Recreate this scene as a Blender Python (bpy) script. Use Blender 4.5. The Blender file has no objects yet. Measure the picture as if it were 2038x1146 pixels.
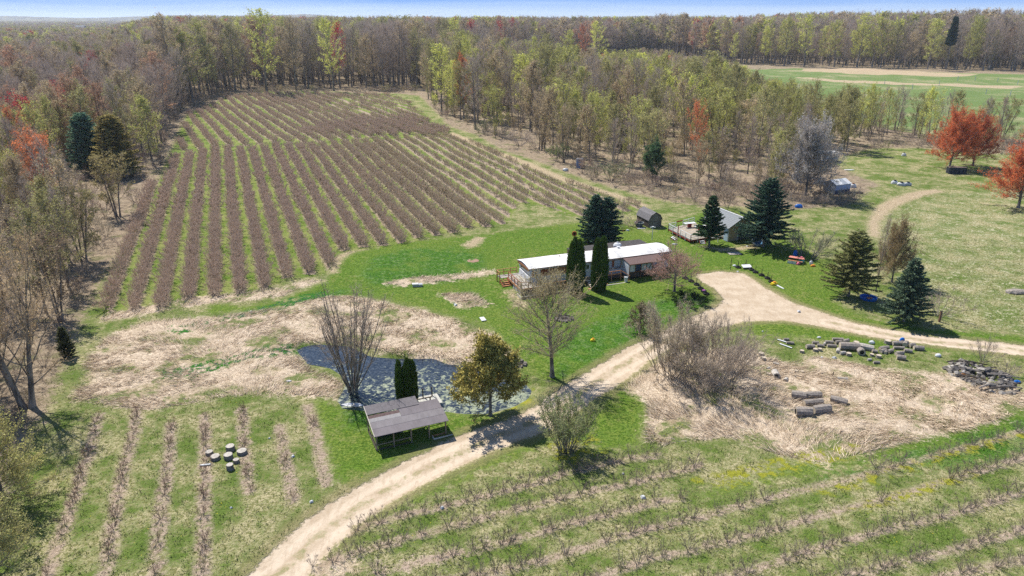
import bpy, math, random
import numpy as np
from mathutils import Vector, Matrix

# ---------------------------------------------------------------- camera, sky, sun, exposure
SC = bpy.context.scene
COL = SC.collection
FPX, CAMH, HORY = 1402.0, 33.0, 36.0
TH = math.atan((573 - HORY) / FPX)
cam_d = bpy.data.cameras.new('camera')
cam = bpy.data.objects.new('camera', cam_d); COL.objects.link(cam)
cam_d.sensor_width = 36.0; cam_d.lens = 36.0 * FPX / 2038
cam_d.clip_start = 0.5; cam_d.clip_end = 30000
cam.location = (0, 0, CAMH); cam.rotation_euler = (math.pi / 2 - TH, 0, 0)
SC.camera = cam

SUN_EL = math.radians(54); SUN_DIR_XY = (-0.65, 0.76)      # towards the sun
sun_az = math.atan2(SUN_DIR_XY[0], SUN_DIR_XY[1])
w = bpy.data.worlds.new('World'); SC.world = w; w.use_nodes = True
nt = w.node_tree; bg = nt.nodes['Background']
sky = nt.nodes.new('ShaderNodeTexSky'); sky.sky_type = 'NISHITA'; sky.sun_disc = False
sky.sun_elevation = SUN_EL; sky.sun_rotation = sun_az
sky.air_density = 1.0; sky.dust_density = 0.3; sky.ozone_density = 3.0; sky.altitude = 200
# the low sky is a soft pale band that clears to blue, the same all the way round
geo = nt.nodes.new('ShaderNodeNewGeometry')
sep = nt.nodes.new('ShaderNodeSeparateXYZ'); nt.links.new(geo.outputs['Incoming'], sep.inputs[0])
neg = nt.nodes.new('ShaderNodeMath'); neg.operation = 'MULTIPLY'; neg.inputs[1].default_value = -1.0
nt.links.new(sep.outputs['Z'], neg.inputs[0])
nz = nt.nodes.new('ShaderNodeTexNoise'); nz.inputs['Scale'].default_value = 5.0; nz.inputs['Detail'].default_value = 5
mp = nt.nodes.new('ShaderNodeMapping'); mp.inputs['Scale'].default_value = (1, 1, 26)
nt.links.new(geo.outputs['Incoming'], mp.inputs[0]); nt.links.new(mp.outputs[0], nz.inputs['Vector'])
ma = nt.nodes.new('ShaderNodeMath'); ma.operation = 'MULTIPLY_ADD'; ma.inputs[1].default_value = 0.014; ma.inputs[2].default_value = -0.007
nt.links.new(nz.outputs['Fac'], ma.inputs[0])
ad = nt.nodes.new('ShaderNodeMath'); ad.operation = 'ADD'
nt.links.new(neg.outputs[0], ad.inputs[0]); nt.links.new(ma.outputs[0], ad.inputs[1])
rp = nt.nodes.new('ShaderNodeValToRGB'); nt.links.new(ad.outputs[0], rp.inputs[0])
rp.color_ramp.elements[0].position = 0.0; rp.color_ramp.elements[0].color = (0.52, 0.62, 0.76, 1)
rp.color_ramp.elements[1].position = 0.028; rp.color_ramp.elements[1].color = (0.095, 0.265, 0.66, 1)
e = rp.color_ramp.elements.new(0.004); e.color = (0.48, 0.60, 0.76, 1)
mx = nt.nodes.new('ShaderNodeMixRGB'); mx.blend_type = 'MIX'
mr = nt.nodes.new('ShaderNodeMapRange'); nt.links.new(neg.outputs[0], mr.inputs[0])
mr.inputs[1].default_value = 0.05; mr.inputs[2].default_value = 0.5; mr.inputs[3].default_value = 0.0; mr.inputs[4].default_value = 1.0
sc_ = nt.nodes.new('ShaderNodeMixRGB'); sc_.blend_type = 'MULTIPLY'; sc_.inputs[0].default_value = 1.0
sc_.inputs[2].default_value = (11.5, 11.5, 11.5, 1)
nt.links.new(rp.outputs[0], sc_.inputs[1])
nt.links.new(mr.outputs[0], mx.inputs[0]); nt.links.new(sc_.outputs[0], mx.inputs[1]); nt.links.new(sky.outputs[0], mx.inputs[2])
nt.links.new(mx.outputs[0], bg.inputs['Color']); bg.inputs['Strength'].default_value = 0.085

sd = bpy.data.lights.new('sun', 'SUN'); sd.energy = 4.6; sd.angle = math.radians(0.53); sd.color = (1.0, 0.955, 0.88)
sun = bpy.data.objects.new('sun', sd); COL.objects.link(sun)
hl = math.hypot(*SUN_DIR_XY)
SUNV = Vector((SUN_DIR_XY[0] / hl * math.cos(SUN_EL), SUN_DIR_XY[1] / hl * math.cos(SUN_EL), math.sin(SUN_EL)))
sun.rotation_euler = SUNV.to_track_quat('Z', 'Y').to_euler()
sun.location = (0, 0, 100)
SC.view_settings.view_transform = 'Standard'; SC.view_settings.look = 'None'
SC.view_settings.exposure = 0.56; SC.view_settings.gamma = 1.0; SC.view_settings.use_curve_mapping = False
SC.cycles.use_denoising = False; SC.cycles.max_bounces = 5; SC.cycles.diffuse_bounces = 2; SC.cycles.transparent_max_bounces = 6; SC.cycles.volume_bounces = 1

RNG = np.random.default_rng(7); random.seed(7)
CT, ST = math.cos(TH), math.sin(TH)
def P(px, py, z=0.0):
    """a point of the photograph (2038 wide) turned into the place on the ground (height z)"""
    yv = 573 - py; dz = -FPX * ST + yv * CT; t = (z - CAMH) / dz
    return ((px - 1019) * t, (FPX * CT + yv * ST) * t)
def PP(pts): return np.array([P(*p) for p in pts])
def hgt(x, y):
    x = np.asarray(x, float); y = np.asarray(y, float)
    f = np.clip((np.hypot(x, y) - 60) / 300, 0, 1)
    return (0.10 * np.sin(x * .13 + 1.3) * np.cos(y * .11) + 0.05 * np.sin(x * .37 + y * .29)) * (1 + 3 * f)
def H1(x, y): return float(hgt(x, y))

# ---------------------------------------------------------------- materials
class G:
    def __init__(s, name):
        s.m = bpy.data.materials.new(name); s.m.use_nodes = True; s.t = s.m.node_tree
        s.b = s.t.nodes['Principled BSDF']; s.b.inputs['Roughness'].default_value = 0.9
        s.b.inputs['Specular IOR Level'].default_value = 0.15
    def n(s, typ, **kw):
        x = s.t.nodes.new('ShaderNode' + typ)
        for k, v in kw.items(): setattr(x, k, v)
        return x
    def put(s, sock, v):
        if hasattr(v, 'is_output') or isinstance(v, bpy.types.NodeSocket): s.t.links.new(v, sock)
        else:
            if isinstance(v, (tuple, list)) and len(v) == 3 and sock.type == 'RGBA': v = (*v, 1)
            sock.default_value = v
    def math(s, op, a, b=0.0, c=0.0, clamp=False):
        x = s.n('Math', operation=op, use_clamp=clamp)
        s.put(x.inputs[0], a); s.put(x.inputs[1], b); s.put(x.inputs[2], c); return x.outputs[0]
    def mix(s, f, a, b, mode='MIX'):
        x = s.n('MixRGB', blend_type=mode); s.put(x.inputs[0], f); s.put(x.inputs[1], a); s.put(x.inputs[2], b); return x.outputs[0]
    def noise(s, scale, detail=3, vec=None, rough=0.55, dist=0.0):
        x = s.n('TexNoise'); x.inputs['Scale'].default_value = scale; x.inputs['Detail'].default_value = detail
        x.inputs['Roughness'].default_value = rough; x.inputs['Distortion'].default_value = dist
        if vec is not None: s.put(x.inputs['Vector'], vec)
        return x.outputs['Fac']
    def attr(s, name, typ='GEOMETRY', out='Fac'):
        x = s.n('Attribute', attribute_type=typ, attribute_name=name); return x.outputs[out]
    def step(s, v, lo, hi):
        x = s.n('MapRange', interpolation_type='SMOOTHSTEP'); s.put(x.inputs[0], v)
        x.inputs[1].default_value = lo; x.inputs[2].default_value = hi; return x.outputs[0]
    def mapv(s, vec, scale=(1, 1, 1), rot=(0, 0, 0)):
        x = s.n('Mapping'); s.put(x.inputs[0], vec); x.inputs['Scale'].default_value = scale; x.inputs['Rotation'].default_value = rot
        return x.outputs[0]
    def bump(s, h, strength=0.5, dist=0.1):
        x = s.n('Bump'); x.inputs['Strength'].default_value = strength; x.inputs['Distance'].default_value = dist
        s.put(x.inputs['Height'], h); s.t.links.new(x.outputs[0], s.b.inputs['Normal'])
    def color(s, c): s.put(s.b.inputs['Base Color'], c)
MC = {}
def mat(name, col, rough=0.85, var=0.25, scale=6.0, metal=0.0, bump=0.0, stretch=(1, 1, 1), col2=None, spec=0.2):
    """a painted, wooden or mineral surface with grain and wear"""
    if name in MC: return MC[name]
    g = G(name); tc = g.n('TexCoord').outputs['Object']
    v = g.mapv(tc, stretch)
    a = g.noise(scale, 4, v); b = g.noise(scale * 7, 2, v)
    dark = tuple(c * (1 - var) for c in col); lite = col2 or tuple(min(1, c * (1 + var * .6)) for c in col)
    f = g.step(g.math('ADD', g.math('MULTIPLY', a, .7), g.math('MULTIPLY', b, .3)), .32, .68)
    g.color(g.mix(f, dark, lite)); g.b.inputs['Roughness'].default_value = rough
    g.b.inputs['Metallic'].default_value = metal; g.b.inputs['Specular IOR Level'].default_value = spec
    if bump: g.bump(b, bump, .02)
    MC[name] = g.m; return g.m

def ground_material():
    g = G('ground_cover')
    pos = g.n('NewGeometry').outputs['Position']
    N20, N4, N1, N03, N01 = g.noise(.05, 4, pos), g.noise(.25, 4, pos), g.noise(1.1, 3, pos, .65), g.noise(4.0, 3, pos, .7), g.noise(14.0, 2, pos, .7)
    fine = g.math('ADD', g.math('MULTIPLY', N03, .55), g.math('MULTIPLY', N01, .45))
    # open field grass: green blades through last year's dry growth
    f = g.math('ADD', g.math('MULTIPLY', N4, .45), g.math('ADD', g.math('MULTIPLY', N1, .30), g.math('MULTIPLY', fine, .42)))
    dryg = g.mix(g.step(N03, .40, .60), (.20, .20, .075), (.52, .45, .27))
    grn = g.mix(g.step(N01, .35, .65), (.070, .115, .020), (.165, .235, .050))
    base = g.mix(g.step(f, .50, .66), dryg, grn)
    # lawn
    lg = g.mix(g.step(fine, .40, .60), (.050, .112, .010), (.160, .262, .034))
    lg = g.mix(g.step(g.math('ADD', g.math('MULTIPLY', N20, .5), g.math('MULTIPLY', N1, .5)), .44, .56), lg, g.mix(g.step(N03, .38, .62), (.07, .135, .015), (.20, .265, .045)))
    lg = g.mix(g.math('MULTIPLY', g.step(g.math('ADD', g.math('MULTIPLY', N1, .5), g.math('MULTIPLY', N4, .5)), .52, .64), .6), lg, g.mix(g.step(N03, .4, .6), (.15, .20, .04), (.30, .29, .12)))
    # dry straw, combed in bundles
    wv = g.n('Vector' 'Math', operation='ADD')
    nv = g.n('TexNoise'); nv.inputs['Scale'].default_value = .35; nv.inputs['Detail'].default_value = 2
    g.put(nv.inputs['Vector'], pos)
    sc2 = g.n('VectorMath', operation='SCALE'); g.put(sc2.inputs[0], nv.outputs['Color']); sc2.inputs['Scale'].default_value = 5.0
    g.put(wv.inputs[0], pos); g.put(wv.inputs[1], sc2.outputs[0])
    st1 = g.noise(1.6, 4, g.mapv(wv.outputs[0], (1, 4.5, 1), (0, 0, .5)), .7)
    sf = g.math('ADD', g.math('MULTIPLY', st1, .65), g.math('MULTIPLY', N01, .35))
    straw = g.mix(g.step(sf, .36, .62), (.37, .275, .19), (.80, .66, .50))
    straw = g.mix(g.math('MULTIPLY', g.step(N4, .47, .58), .75), straw, g.mix(g.step(N03, .4, .6), (.25, .20, .10), (.50, .41, .26)))
    # leaf litter
    lit = g.mix(g.step(g.math('ADD', g.math('MULTIPLY', N1, .5), g.math('MULTIPLY', fine, .5)), .36, .62), (.16, .115, .085), (.44, .345, .245))
    lit = g.mix(g.math('MULTIPLY', g.step(N4, .54, .66), .55), lit, (.12, .14, .045))
    mulch = g.mix(g.step(fine, .36, .62), (.25, .18, .135), (.54, .42, .325))
    # sandy two-track drive
    dr = g.mix(g.step(g.math('ADD', g.math('MULTIPLY', g.noise(.5, 5, pos, .6), .6), g.math('MULTIPLY', fine, .4)), .40, .60), (.44, .345, .245), (.56, .46, .345))
    dr = g.mix(g.math('MULTIPLY', g.step(N01, .45, .7), .3), dr, (.30, .225, .15))
    far = g.mix(g.step(g.math('ADD', g.math('MULTIPLY', N20, .6), g.math('MULTIPLY', N1, .4)), .38, .52), (.33, .31, .17), (.15, .215, .07))
    def mask(name, w_, amp):
        s_ = g.attr(name)
        nn = g.math('ADD', g.math('MULTIPLY', g.math('SUBTRACT', N1, .5), amp * 1.6), g.math('MULTIPLY', g.math('SUBTRACT', N03, .5), amp))
        return g.step(g.math('ADD', g.math('MULTIPLY', s_, -1.0), nn), -w_, w_)
    c = base
    c = g.mix(mask('far_field', 2, 4), c, far)
    c = g.mix(g.math('MULTIPLY', g.math('MULTIPLY', mask('hay', 2, 5), .7), g.step(g.math('ADD', g.math('MULTIPLY', N03, .5), g.math('MULTIPLY', N1, .5)), .50, .60)), c, (.62, .55, .38))
    c = g.mix(g.math('MULTIPLY', mask('orchard', .5, 1.5), .88), c, g.mix(g.step(g.math('ADD', g.math('MULTIPLY', N4, .6), g.math('MULTIPLY', N03, .4)), .44, .56), (.24, .27, .08), lg))
    c = g.mix(g.math('MULTIPLY', mask('litter', .8, 3.0), .94), c, lit)
    c = g.mix(g.math('MULTIPLY', mask('lawn', .8, 2.2), .95), c, lg)
    c = g.mix(g.math('MULTIPLY', mask('lush', .8, 2.5), g.step(N4, .30, .52)), c, g.mix(g.math('MULTIPLY', g.step(N1, .46, .62), .6), g.mix(g.step(fine, .42, .58), (.028, .085, .008), (.100, .225, .026)), g.mix(g.step(N03, .42, .58), (.06, .15, .03), (.24, .30, .12))))
    c = g.mix(mask('straw', .5, 2.6), c, g.mix(g.math('MULTIPLY', g.step(g.math('ADD', g.math('MULTIPLY', N4, .6), g.math('MULTIPLY', N1, .4)), .52, .60), .8), straw, grn))
    c = g.mix(g.math('MULTIPLY', mask('row', .3, .8), .92), c, mulch)
    c = g.mix(g.math('MULTIPLY', mask('moss', .4, 1.2), g.step(N1, .45, .6)), c, (.30, .30, .035))
    c = g.mix(g.math('MULTIPLY', mask('pale', .7, 1.6), .85), c, g.mix(g.step(N03, .4, .6), (.38, .28, .18), (.60, .47, .33)))
    # shallow water between the tussocks of the wet ground
    wet = g.math('MULTIPLY', mask('wet', .25, 2.4), g.step(N1, .44, .56))
    c = g.mix(wet, c, g.mix(g.step(N03, .40, .46), (.05, .07, .09), (.04, .17, .012)))
    # the drive, its grassy middle and ragged shoulder
    dm = mask('drive', .22, .75)
    mid = g.math('MULTIPLY', g.step(g.math('ADD', g.math('MULTIPLY', g.attr('crown'), -1.0), g.math('MULTIPLY', g.math('SUBTRACT', N1, .58), 2.2)), -.25, .25), .75)
    track = g.math('SUBTRACT', 1.0, g.step(g.math('ABSOLUTE', g.math('SUBTRACT', g.attr('crown'), .50)), .15, .50))
    streak = g.noise(2.2, 4, g.mapv(pos, (1, .35, 1), (0, 0, -.7)), .7)
    dr = g.mix(g.math('MULTIPLY', track, .6), dr, (.62, .515, .40))
    dr = g.mix(g.math('MULTIPLY', g.step(streak, .50, .64), .45), dr, (.37, .28, .19))
    drv = g.mix(mid, dr, g.mix(g.step(fine, .4, .6), (.36, .28, .17), (.17, .19, .065)))
    c = g.mix(dm, c, drv)
    c = g.mix(g.math('MULTIPLY', g.math('MULTIPLY', mask('drive_edge', .4, .8), g.math('SUBTRACT', 1.0, dm)), .4), c, (.33, .25, .15))
    # dandelions
    vor = g.n('TexVoronoi'); vor.inputs['Scale'].default_value = 2.3; g.put(vor.inputs['Vector'], pos)
    dnd = g.math('MULTIPLY', g.math('LESS_THAN', vor.outputs['Distance'], .085), g.step(N4, .57, .64))
    dnd = g.math('MULTIPLY', dnd, g.math('SUBTRACT', 1.0, dm))
    dnd = g.math('MULTIPLY', dnd, mask('dandelion', 2, 3))
    c = g.mix(dnd, c, (.62, .50, .03))
    g.color(c)
    hb = g.math('ADD', g.math('MULTIPLY', N03, .7), g.math('MULTIPLY', N01, .5))
    hb = g.math('MULTIPLY', hb, g.math('SUBTRACT', 1.0, g.math('MULTIPLY', dm, .8)))
    g.bump(hb, .9, .28)
    g.b.inputs['Specular IOR Level'].default_value = .05
    g.put(g.b.inputs['Roughness'], g.math('SUBTRACT', .95, g.math('MULTIPLY', wet, .8)))
    return g.m

def tint_material(name, kind):
    """kind twig / leaf / needle / bark: takes each plant's own colour from its tint"""
    g = G(name); tint = g.attr('tint', 'INSTANCER', 'Color')
    rnd = g.n('NewGeometry').outputs['Random Per Island']
    tc = g.n('TexCoord').outputs['Object']
    if kind == 'twig':
        c = g.mix(.38, g.mix(rnd, (.28, .22, .175), (.70, .585, .475)), tint)
        g.color(c)
        tr = g.n('BsdfTranslucent'); g.put(tr.inputs['Color'], c)
        ms = g.n('MixShader'); ms.inputs[0].default_value = .30
        g.t.links.new(g.b.outputs[0], ms.inputs[1]); g.t.links.new(tr.outputs[0], ms.inputs[2])
        g.t.links.new(ms.outputs[0], g.t.nodes['Material Output'].inputs['Surface'])
    elif kind == 'darktwig':
        g.color(g.mix(.35, g.mix(rnd, (.075, .055, .045), (.24, .185, .155)), tint))
    elif kind == 'bark':
        a = g.noise(3.0, 4, g.mapv(tc, (1, 1, .25)))
        c = g.mix(g.step(a, .35, .65), (.12, .10, .085), (.34, .295, .25)); g.color(c)
    else:
        a = g.noise(.9 if kind == 'leaf' else 1.3, 2, tc)
        v = g.math('ADD', g.math('MULTIPLY', a, .9), g.math('MULTIPLY', rnd, .75))
        x = g.n('VectorMath', operation='SCALE'); g.put(x.inputs[0], tint); g.put(x.inputs['Scale'], g.math('ADD', v, .18))
        g.color(x.outputs[0])
        tr = g.n('BsdfTranslucent'); g.put(tr.inputs['Color'], x.outputs[0])
        ms = g.n('MixShader'); ms.inputs[0].default_value = .35 if kind == 'leaf' else .12
        g.t.links.new(g.b.outputs[0], ms.inputs[1]); g.t.links.new(tr.outputs[0], ms.inputs[2])
        g.t.links.new(ms.outputs[0], g.t.nodes['Material Output'].inputs['Surface'])
        g.b.inputs['Roughness'].default_value = .7
    return g.m
GM = ground_material()
TWIG, LEAF, NEEDLE, BARK, DTWIG = (tint_material(k, k) for k in ('twig', 'leaf', 'needle', 'bark', 'darktwig'))

# ---------------------------------------------------------------- mesh builder
class MB:
    def __init__(s): s.v = []; s.f = []; s.mi = []; s.n = 0
    def add(s, v, f, m=0):
        s.v.extend([tuple(map(float, a)) for a in v]); s.f.extend([tuple(i + s.n for i in a) for a in f]); s.mi.extend([m] * len(f)); s.n += len(v); return s
    def box(s, x0, x1, y0, y1, z0, z1, m=0):
        v = [(x, y, z) for z in (z0, z1) for (x, y) in ((x0, y0), (x1, y0), (x1, y1), (x0, y1))]
        return s.add(v, [(3, 2, 1, 0), (4, 5, 6, 7), (0, 1, 5, 4), (1, 2, 6, 5), (2, 3, 7, 6), (3, 0, 4, 7)], m)
    def hexa(s, b, t, m=0):
        return s.add(list(b) + list(t), [(3, 2, 1, 0), (4, 5, 6, 7), (0, 1, 5, 4), (1, 2, 6, 5), (2, 3, 7, 6), (3, 0, 4, 7)], m)
    def bar(s, p, q, w_, h=None, m=0):
        p, q = Vector(p), Vector(q); h = h or w_; d = (q - p).normalized()
        u = d.cross(Vector((0, 0, 1))); u = u.normalized() if u.length > 1e-3 else Vector((1, 0, 0)); n = u.cross(d)
        c = [(-1, -1), (1, -1), (1, 1), (-1, 1)]
        return s.hexa([p + u * a * w_ / 2 + n * b * h / 2 for a, b in c], [q + u * a * w_ / 2 + n * b * h / 2 for a, b in c], m)
    def tube(s, pts, r, n=6, m=0, cap=True, jit=0.0):
        pts = [Vector(p) for p in pts]; v = []
        for i, p in enumerate(pts):
            d = (pts[min(i + 1, len(pts) - 1)] - pts[max(i - 1, 0)]).normalized()
            u = d.orthogonal().normalized() if i == 0 else (u - d * u.dot(d)).normalized()
            w2 = d.cross(u); rr = r[i] if hasattr(r, '__len__') else r
            for k in range(n):
                a = 2 * math.pi * k / n; q = rr * (1 + jit * (random.random() - .5))
                v.append(p + (u * math.cos(a) + w2 * math.sin(a)) * q)
        f = [(i * n + k, i * n + (k + 1) % n, (i + 1) * n + (k + 1) % n, (i + 1) * n + k) for i in range(len(pts) - 1) for k in range(n)]
        if cap: f += [tuple(range(n - 1, -1, -1)), tuple(range((len(pts) - 1) * n, len(pts) * n))]
        return s.add(v, f, m)
    def lathe(s, prof, n=16, c=(0, 0, 0), m=0):
        v = [(c[0] + r * math.cos(2 * math.pi * k / n), c[1] + r * math.sin(2 * math.pi * k / n), c[2] + z) for r, z in prof for k in range(n)]
        f = [(i * n + k, i * n + (k + 1) % n, (i + 1) * n + (k + 1) % n, (i + 1) * n + k) for i in range(len(prof) - 1) for k in range(n)]
        return s.add(v, f, m)
    def mesh(s, name, mats):
        me = bpy.data.meshes.new(name); me.from_pydata(s.v, [], s.f)
        for x in mats if isinstance(mats, (list, tuple)) else [mats]: me.materials.append(x)
        if any(s.mi): me.polygons.foreach_set('material_index', s.mi)
        me.update(); return me
    def build(s, name, mats, parent=None, loc=None, rot=None):
        o = bpy.data.objects.new(name, s.mesh(name, mats)); COL.objects.link(o)
        if parent is not None: o.parent = parent
        if loc is not None: o.location = loc
        if rot is not None: o.rotation_euler = rot
        return o
def B(*a): return MB().box(*a)
def tri_mesh(name, V, T, mats, mi=None):
    me = bpy.data.meshes.new(name); V = np.asarray(V, np.float32); T = np.asarray(T, np.int32)
    me.vertices.add(len(V)); me.vertices.foreach_set('co', V.ravel())
    me.loops.add(T.size); me.loops.foreach_set('vertex_index', T.ravel())
    me.polygons.add(len(T)); me.polygons.foreach_set('loop_start', np.arange(0, T.size, T.shape[1], dtype=np.int32))
    for m in mats: me.materials.append(m)
    if mi is not None: me.polygons.foreach_set('material_index', np.asarray(mi, np.int32))
    me.update(calc_edges=True); return me
def tag(o, label=None, cat=None, group=None, kind=None):
    if label: o['label'] = label
    if cat: o['category'] = cat
    if group: o['group'] = group
    if kind: o['kind'] = kind
    return o
def thing(name, label, cat, loc=(0, 0, 0), rz=0.0, group=None):
    o = bpy.data.objects.new(name, None); COL.objects.link(o); o.empty_display_size = .3
    o.location = loc; o.rotation_euler = (0, 0, rz); return tag(o, label, cat, group)
def link(name, me, parent=None, loc=None, rot=None, scale=None):
    o = bpy.data.objects.new(name, me); COL.objects.link(o)
    if parent is not None: o.parent = parent
    if loc is not None: o.location = loc
    if rot is not None: o.rotation_euler = rot
    if scale is not None: o.scale = scale
    return o

# ---------------------------------------------------------------- zones of the ground
Z = {}
Z['lawn'] = [[(560, 600), (650, 560), (668, 530), (700, 505), (790, 482), (930, 470), (1010, 462), (1120, 447), (1230, 438), (1290, 462), (1340, 440), (1400, 420), (1500, 492), (1560, 470), (1640, 520), (1700, 560), (1660, 600), (1720, 632), (1850, 655), (2038, 668), (2200, 690), (2200, 700), (2038, 700), (1850, 672), (1700, 640), (1580, 600), (1480, 545), (1400, 548), (1430, 600), (1300, 680), (1200, 745), (1130, 780), (1060, 745), (1020, 700), (960, 645), (850, 614), (760, 594), (650, 588)],
             [(1110, 850), (1170, 790), (1230, 765), (1285, 795), (1290, 850), (1262, 890), (1190, 895), (1140, 880)],
             [(1480, 640), (1560, 640), (1700, 664), (1860, 688), (1950, 704), (1700, 692), (1600, 672), (1500, 668)],
             [(622, 780), (700, 810), (830, 822), (1000, 828), (1060, 800), (1075, 830), (900, 895), (760, 960), (668, 960), (640, 870)],
             [(1880, 860), (2038, 815), (2200, 780), (2200, 840), (2038, 865), (1900, 890), (1500, 965), (1400, 985), (1560, 925)],
             [(560, 1146), (900, 935), (1100, 862), (1130, 870), (900, 960), (700, 1075), (640, 1146)],
             [(300, 820), (420, 600), (480, 610), (560, 600), (560, 614), (430, 622), (320, 640)]]
Z['lush'] = [[(520, 690), (600, 680), (660, 690), (640, 720), (560, 712)], [(450, 700), (560, 690), (540, 712), (440, 722)], [(640, 700), (700, 702), (690, 712), (640, 708)], [(860, 712), (905, 700), (935, 712), (920, 724)], [(720, 550), (740, 515), (800, 496), (900, 492), (960, 505), (965, 535), (900, 560), (800, 572), (745, 568)],
             [(380, 640), (520, 612), (600, 595), (690, 575), (690, 588), (560, 612), (430, 632)],
             [(300, 735), (400, 710), (560, 678), (650, 690), (600, 705), (430, 735), (330, 752)],
             [(210, 748), (255, 735), (262, 748), (215, 758)], [(690, 800), (760, 815), (740, 850), (690, 850)],
             [(1140, 660), (1300, 600), (1400, 590), (1420, 605), (1290, 665), (1180, 720), (1110, 765), (1110, 700)],
             [(1900, 870), (2038, 835), (2120, 830), (2038, 905), (1800, 940), (1640, 950)]]
Z['straw'] = [[(150, 800), (185, 700), (235, 655), (300, 640), (440, 628), (560, 612), (650, 592), (700, 590), (760, 600), (900, 632), (985, 668), (1020, 708), (985, 730), (900, 722), (800, 706), (700, 685), (600, 678), (585, 700), (610, 730), (680, 760), (675, 790), (590, 785), (450, 790), (300, 815)],
              [(1240, 780), (1290, 735), (1340, 700), (1480, 690), (1560, 720), (1620, 708), (1760, 735), (1900, 745), (2038, 780), (2200, 800), (2200, 780), (2038, 818), (1900, 858), (1780, 885), (1640, 922), (1560, 908), (1450, 872), (1320, 885), (1288, 880), (1292, 800)],
              [(765, 566), (800, 556), (880, 548), (980, 536), (985, 545), (880, 560), (800, 572)], [(875, 585), (940, 583), (975, 605), (920, 615)],
              [(390, 590), (560, 575), (600, 560), (640, 560), (560, 592), (400, 606), (200, 640), (200, 625)],
              [(960, 1080), (780, 1130), (640, 1100), (620, 1146), (700, 1160), (900, 1110)]]
Z['wet'] = [[(330, 655), (360, 650), (420, 640), (560, 600), (640, 582), (650, 590), (560, 615), (430, 640), (360, 665)],
            [(320, 742), (420, 722), (520, 695), (590, 680), (600, 700), (500, 715), (400, 745), (330, 755)]]
Z['litter'] = [[(-1500, 1300), (-120, 1300), (-30, 1080), (40, 900), (105, 800), (130, 720), (160, 640), (200, 560), (240, 500), (290, 410), (330, 322), (350, 270), (375, 222), (450, 195), (520, 180), (640, 182), (740, 184), (835, 190), (860, 215), (890, 247), (950, 270), (1010, 302), (1130, 345), (1230, 378), (1300, 395), (1400, 412), (1470, 410), (1560, 418), (1680, 410), (1750, 370), (1700, 345), (1650, 320), (1740, 292), (1850, 296), (1960, 305), (2400, 310), (2400, 292), (1850, 270), (1640, 230), (1500, 162), (1480, 137), (1600, 137), (2038, 148), (3000, 160), (3000, 48), (-1500, 48)]]
Z['far_field'] = [[(1500, 158), (1480, 137), (1600, 137), (2038, 148), (3000, 160), (3000, 290), (2038, 276), (1850, 266), (1640, 226)]]
Z['pale'] = [[(1560, 138), (1700, 136), (1960, 149), (1900, 153), (1700, 147)], [(1540, 152), (1700, 160), (2038, 172), (2038, 176), (1700, 166)],
             [(1728, 470), (1728, 440), (1745, 410), (1790, 390), (1860, 375), (1880, 380), (1810, 400), (1770, 420), (1750, 445), (1752, 475)],
             [(920, 488), (950, 470), (965, 474), (950, 490), (930, 494)], [(655, 545), (662, 515), (690, 502), (705, 500), (680, 515), (668, 545)],
             [(900, 262), (1000, 305), (1120, 350), (1290, 408), (1285, 413), (1110, 357), (980, 305), (890, 268)],
             [(1025, 605), (1005, 575), (1020, 575), (1045, 600), (1050, 612)], [(1385, 487), (1440, 500), (1505, 493), (1505, 487), (1440, 492)]]
Z['hay'] = [[(1740, 470), (1800, 410), (1900, 385), (2100, 380), (2300, 700), (2038, 660), (1880, 640), (1850, 560), (1800, 500)]]
Z['orchard'] = [[(205, 622), (264, 617), (470, 586), (522, 581), (562, 558), (652, 546), (668, 505), (798, 484), (930, 453), (1006, 448), (1020, 425), (1035, 403), (1080, 410), (1138, 432), (1285, 414), (1110, 357), (985, 305), (900, 268), (800, 193), (760, 186), (640, 186), (520, 183), (450, 195), (375, 226), (330, 318), (290, 400), (240, 520)]]
Z['moss'] = [[(1596, 980), (1749, 940), (1900, 895), (2038, 862), (2038, 872), (1850, 925), (1650, 982)], [(1680, 1010), (1900, 950), (1940, 942), (1930, 955), (1720, 1015)],
             [(1380, 955), (1600, 900), (1800, 872), (1700, 905), (1450, 970)], [(1056, 775), (1068, 765), (1062, 795), (1030, 812), (1010, 815)], [(1090, 880), (1180, 870), (1200, 900), (1120, 930)]]
Z['dandelion'] = [[(-200, 1300), (-200, 820), (300, 800), (620, 780), (560, 600), (700, 500), (1230, 440), (1640, 500), (2200, 690), (2200, 1300)]]
DRV = [(400, 1230), (490, 1146), (600, 1040), (700, 975), (800, 920), (900, 872), (1000, 840), (1060, 812), (1112, 776), (1180, 735), (1245, 692), (1295, 672), (1372, 632), (1425, 612), (1442, 598), (1420, 575), (1392, 560), (1385, 547), (1430, 541), (1480, 545), (1530, 577), (1580, 602), (1700, 641), (1850, 669), (2038, 688), (2400, 722), (2400, 750), (2038, 710), (1900, 692), (1750, 672), (1640, 651), (1560, 639), (1480, 641), (1440, 650), (1380, 672), (1300, 712), (1240, 762), (1175, 802), (1105, 852), (1000, 893), (900, 936), (800, 986), (705, 1050), (645, 1110), (618, 1146), (540, 1240)]
Z['drive'] = [DRV]
POND = [(588, 692), (610, 683), (636, 680), (693, 683), (739, 704), (792, 708), (865, 708), (891, 719), (931, 722), (1001, 746), (1050, 759), (1063, 773), (1054, 790), (1024, 806), (974, 821), (918, 821), (888, 816), (835, 818), (732, 812), (683, 806), (674, 792), (686, 770), (695, 750), (659, 727), (616, 720)]
Z['pond'] = [POND]
TRACKW = [(1728, 470), (1740, 410), (1880, 376), (1752, 475)]

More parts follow.
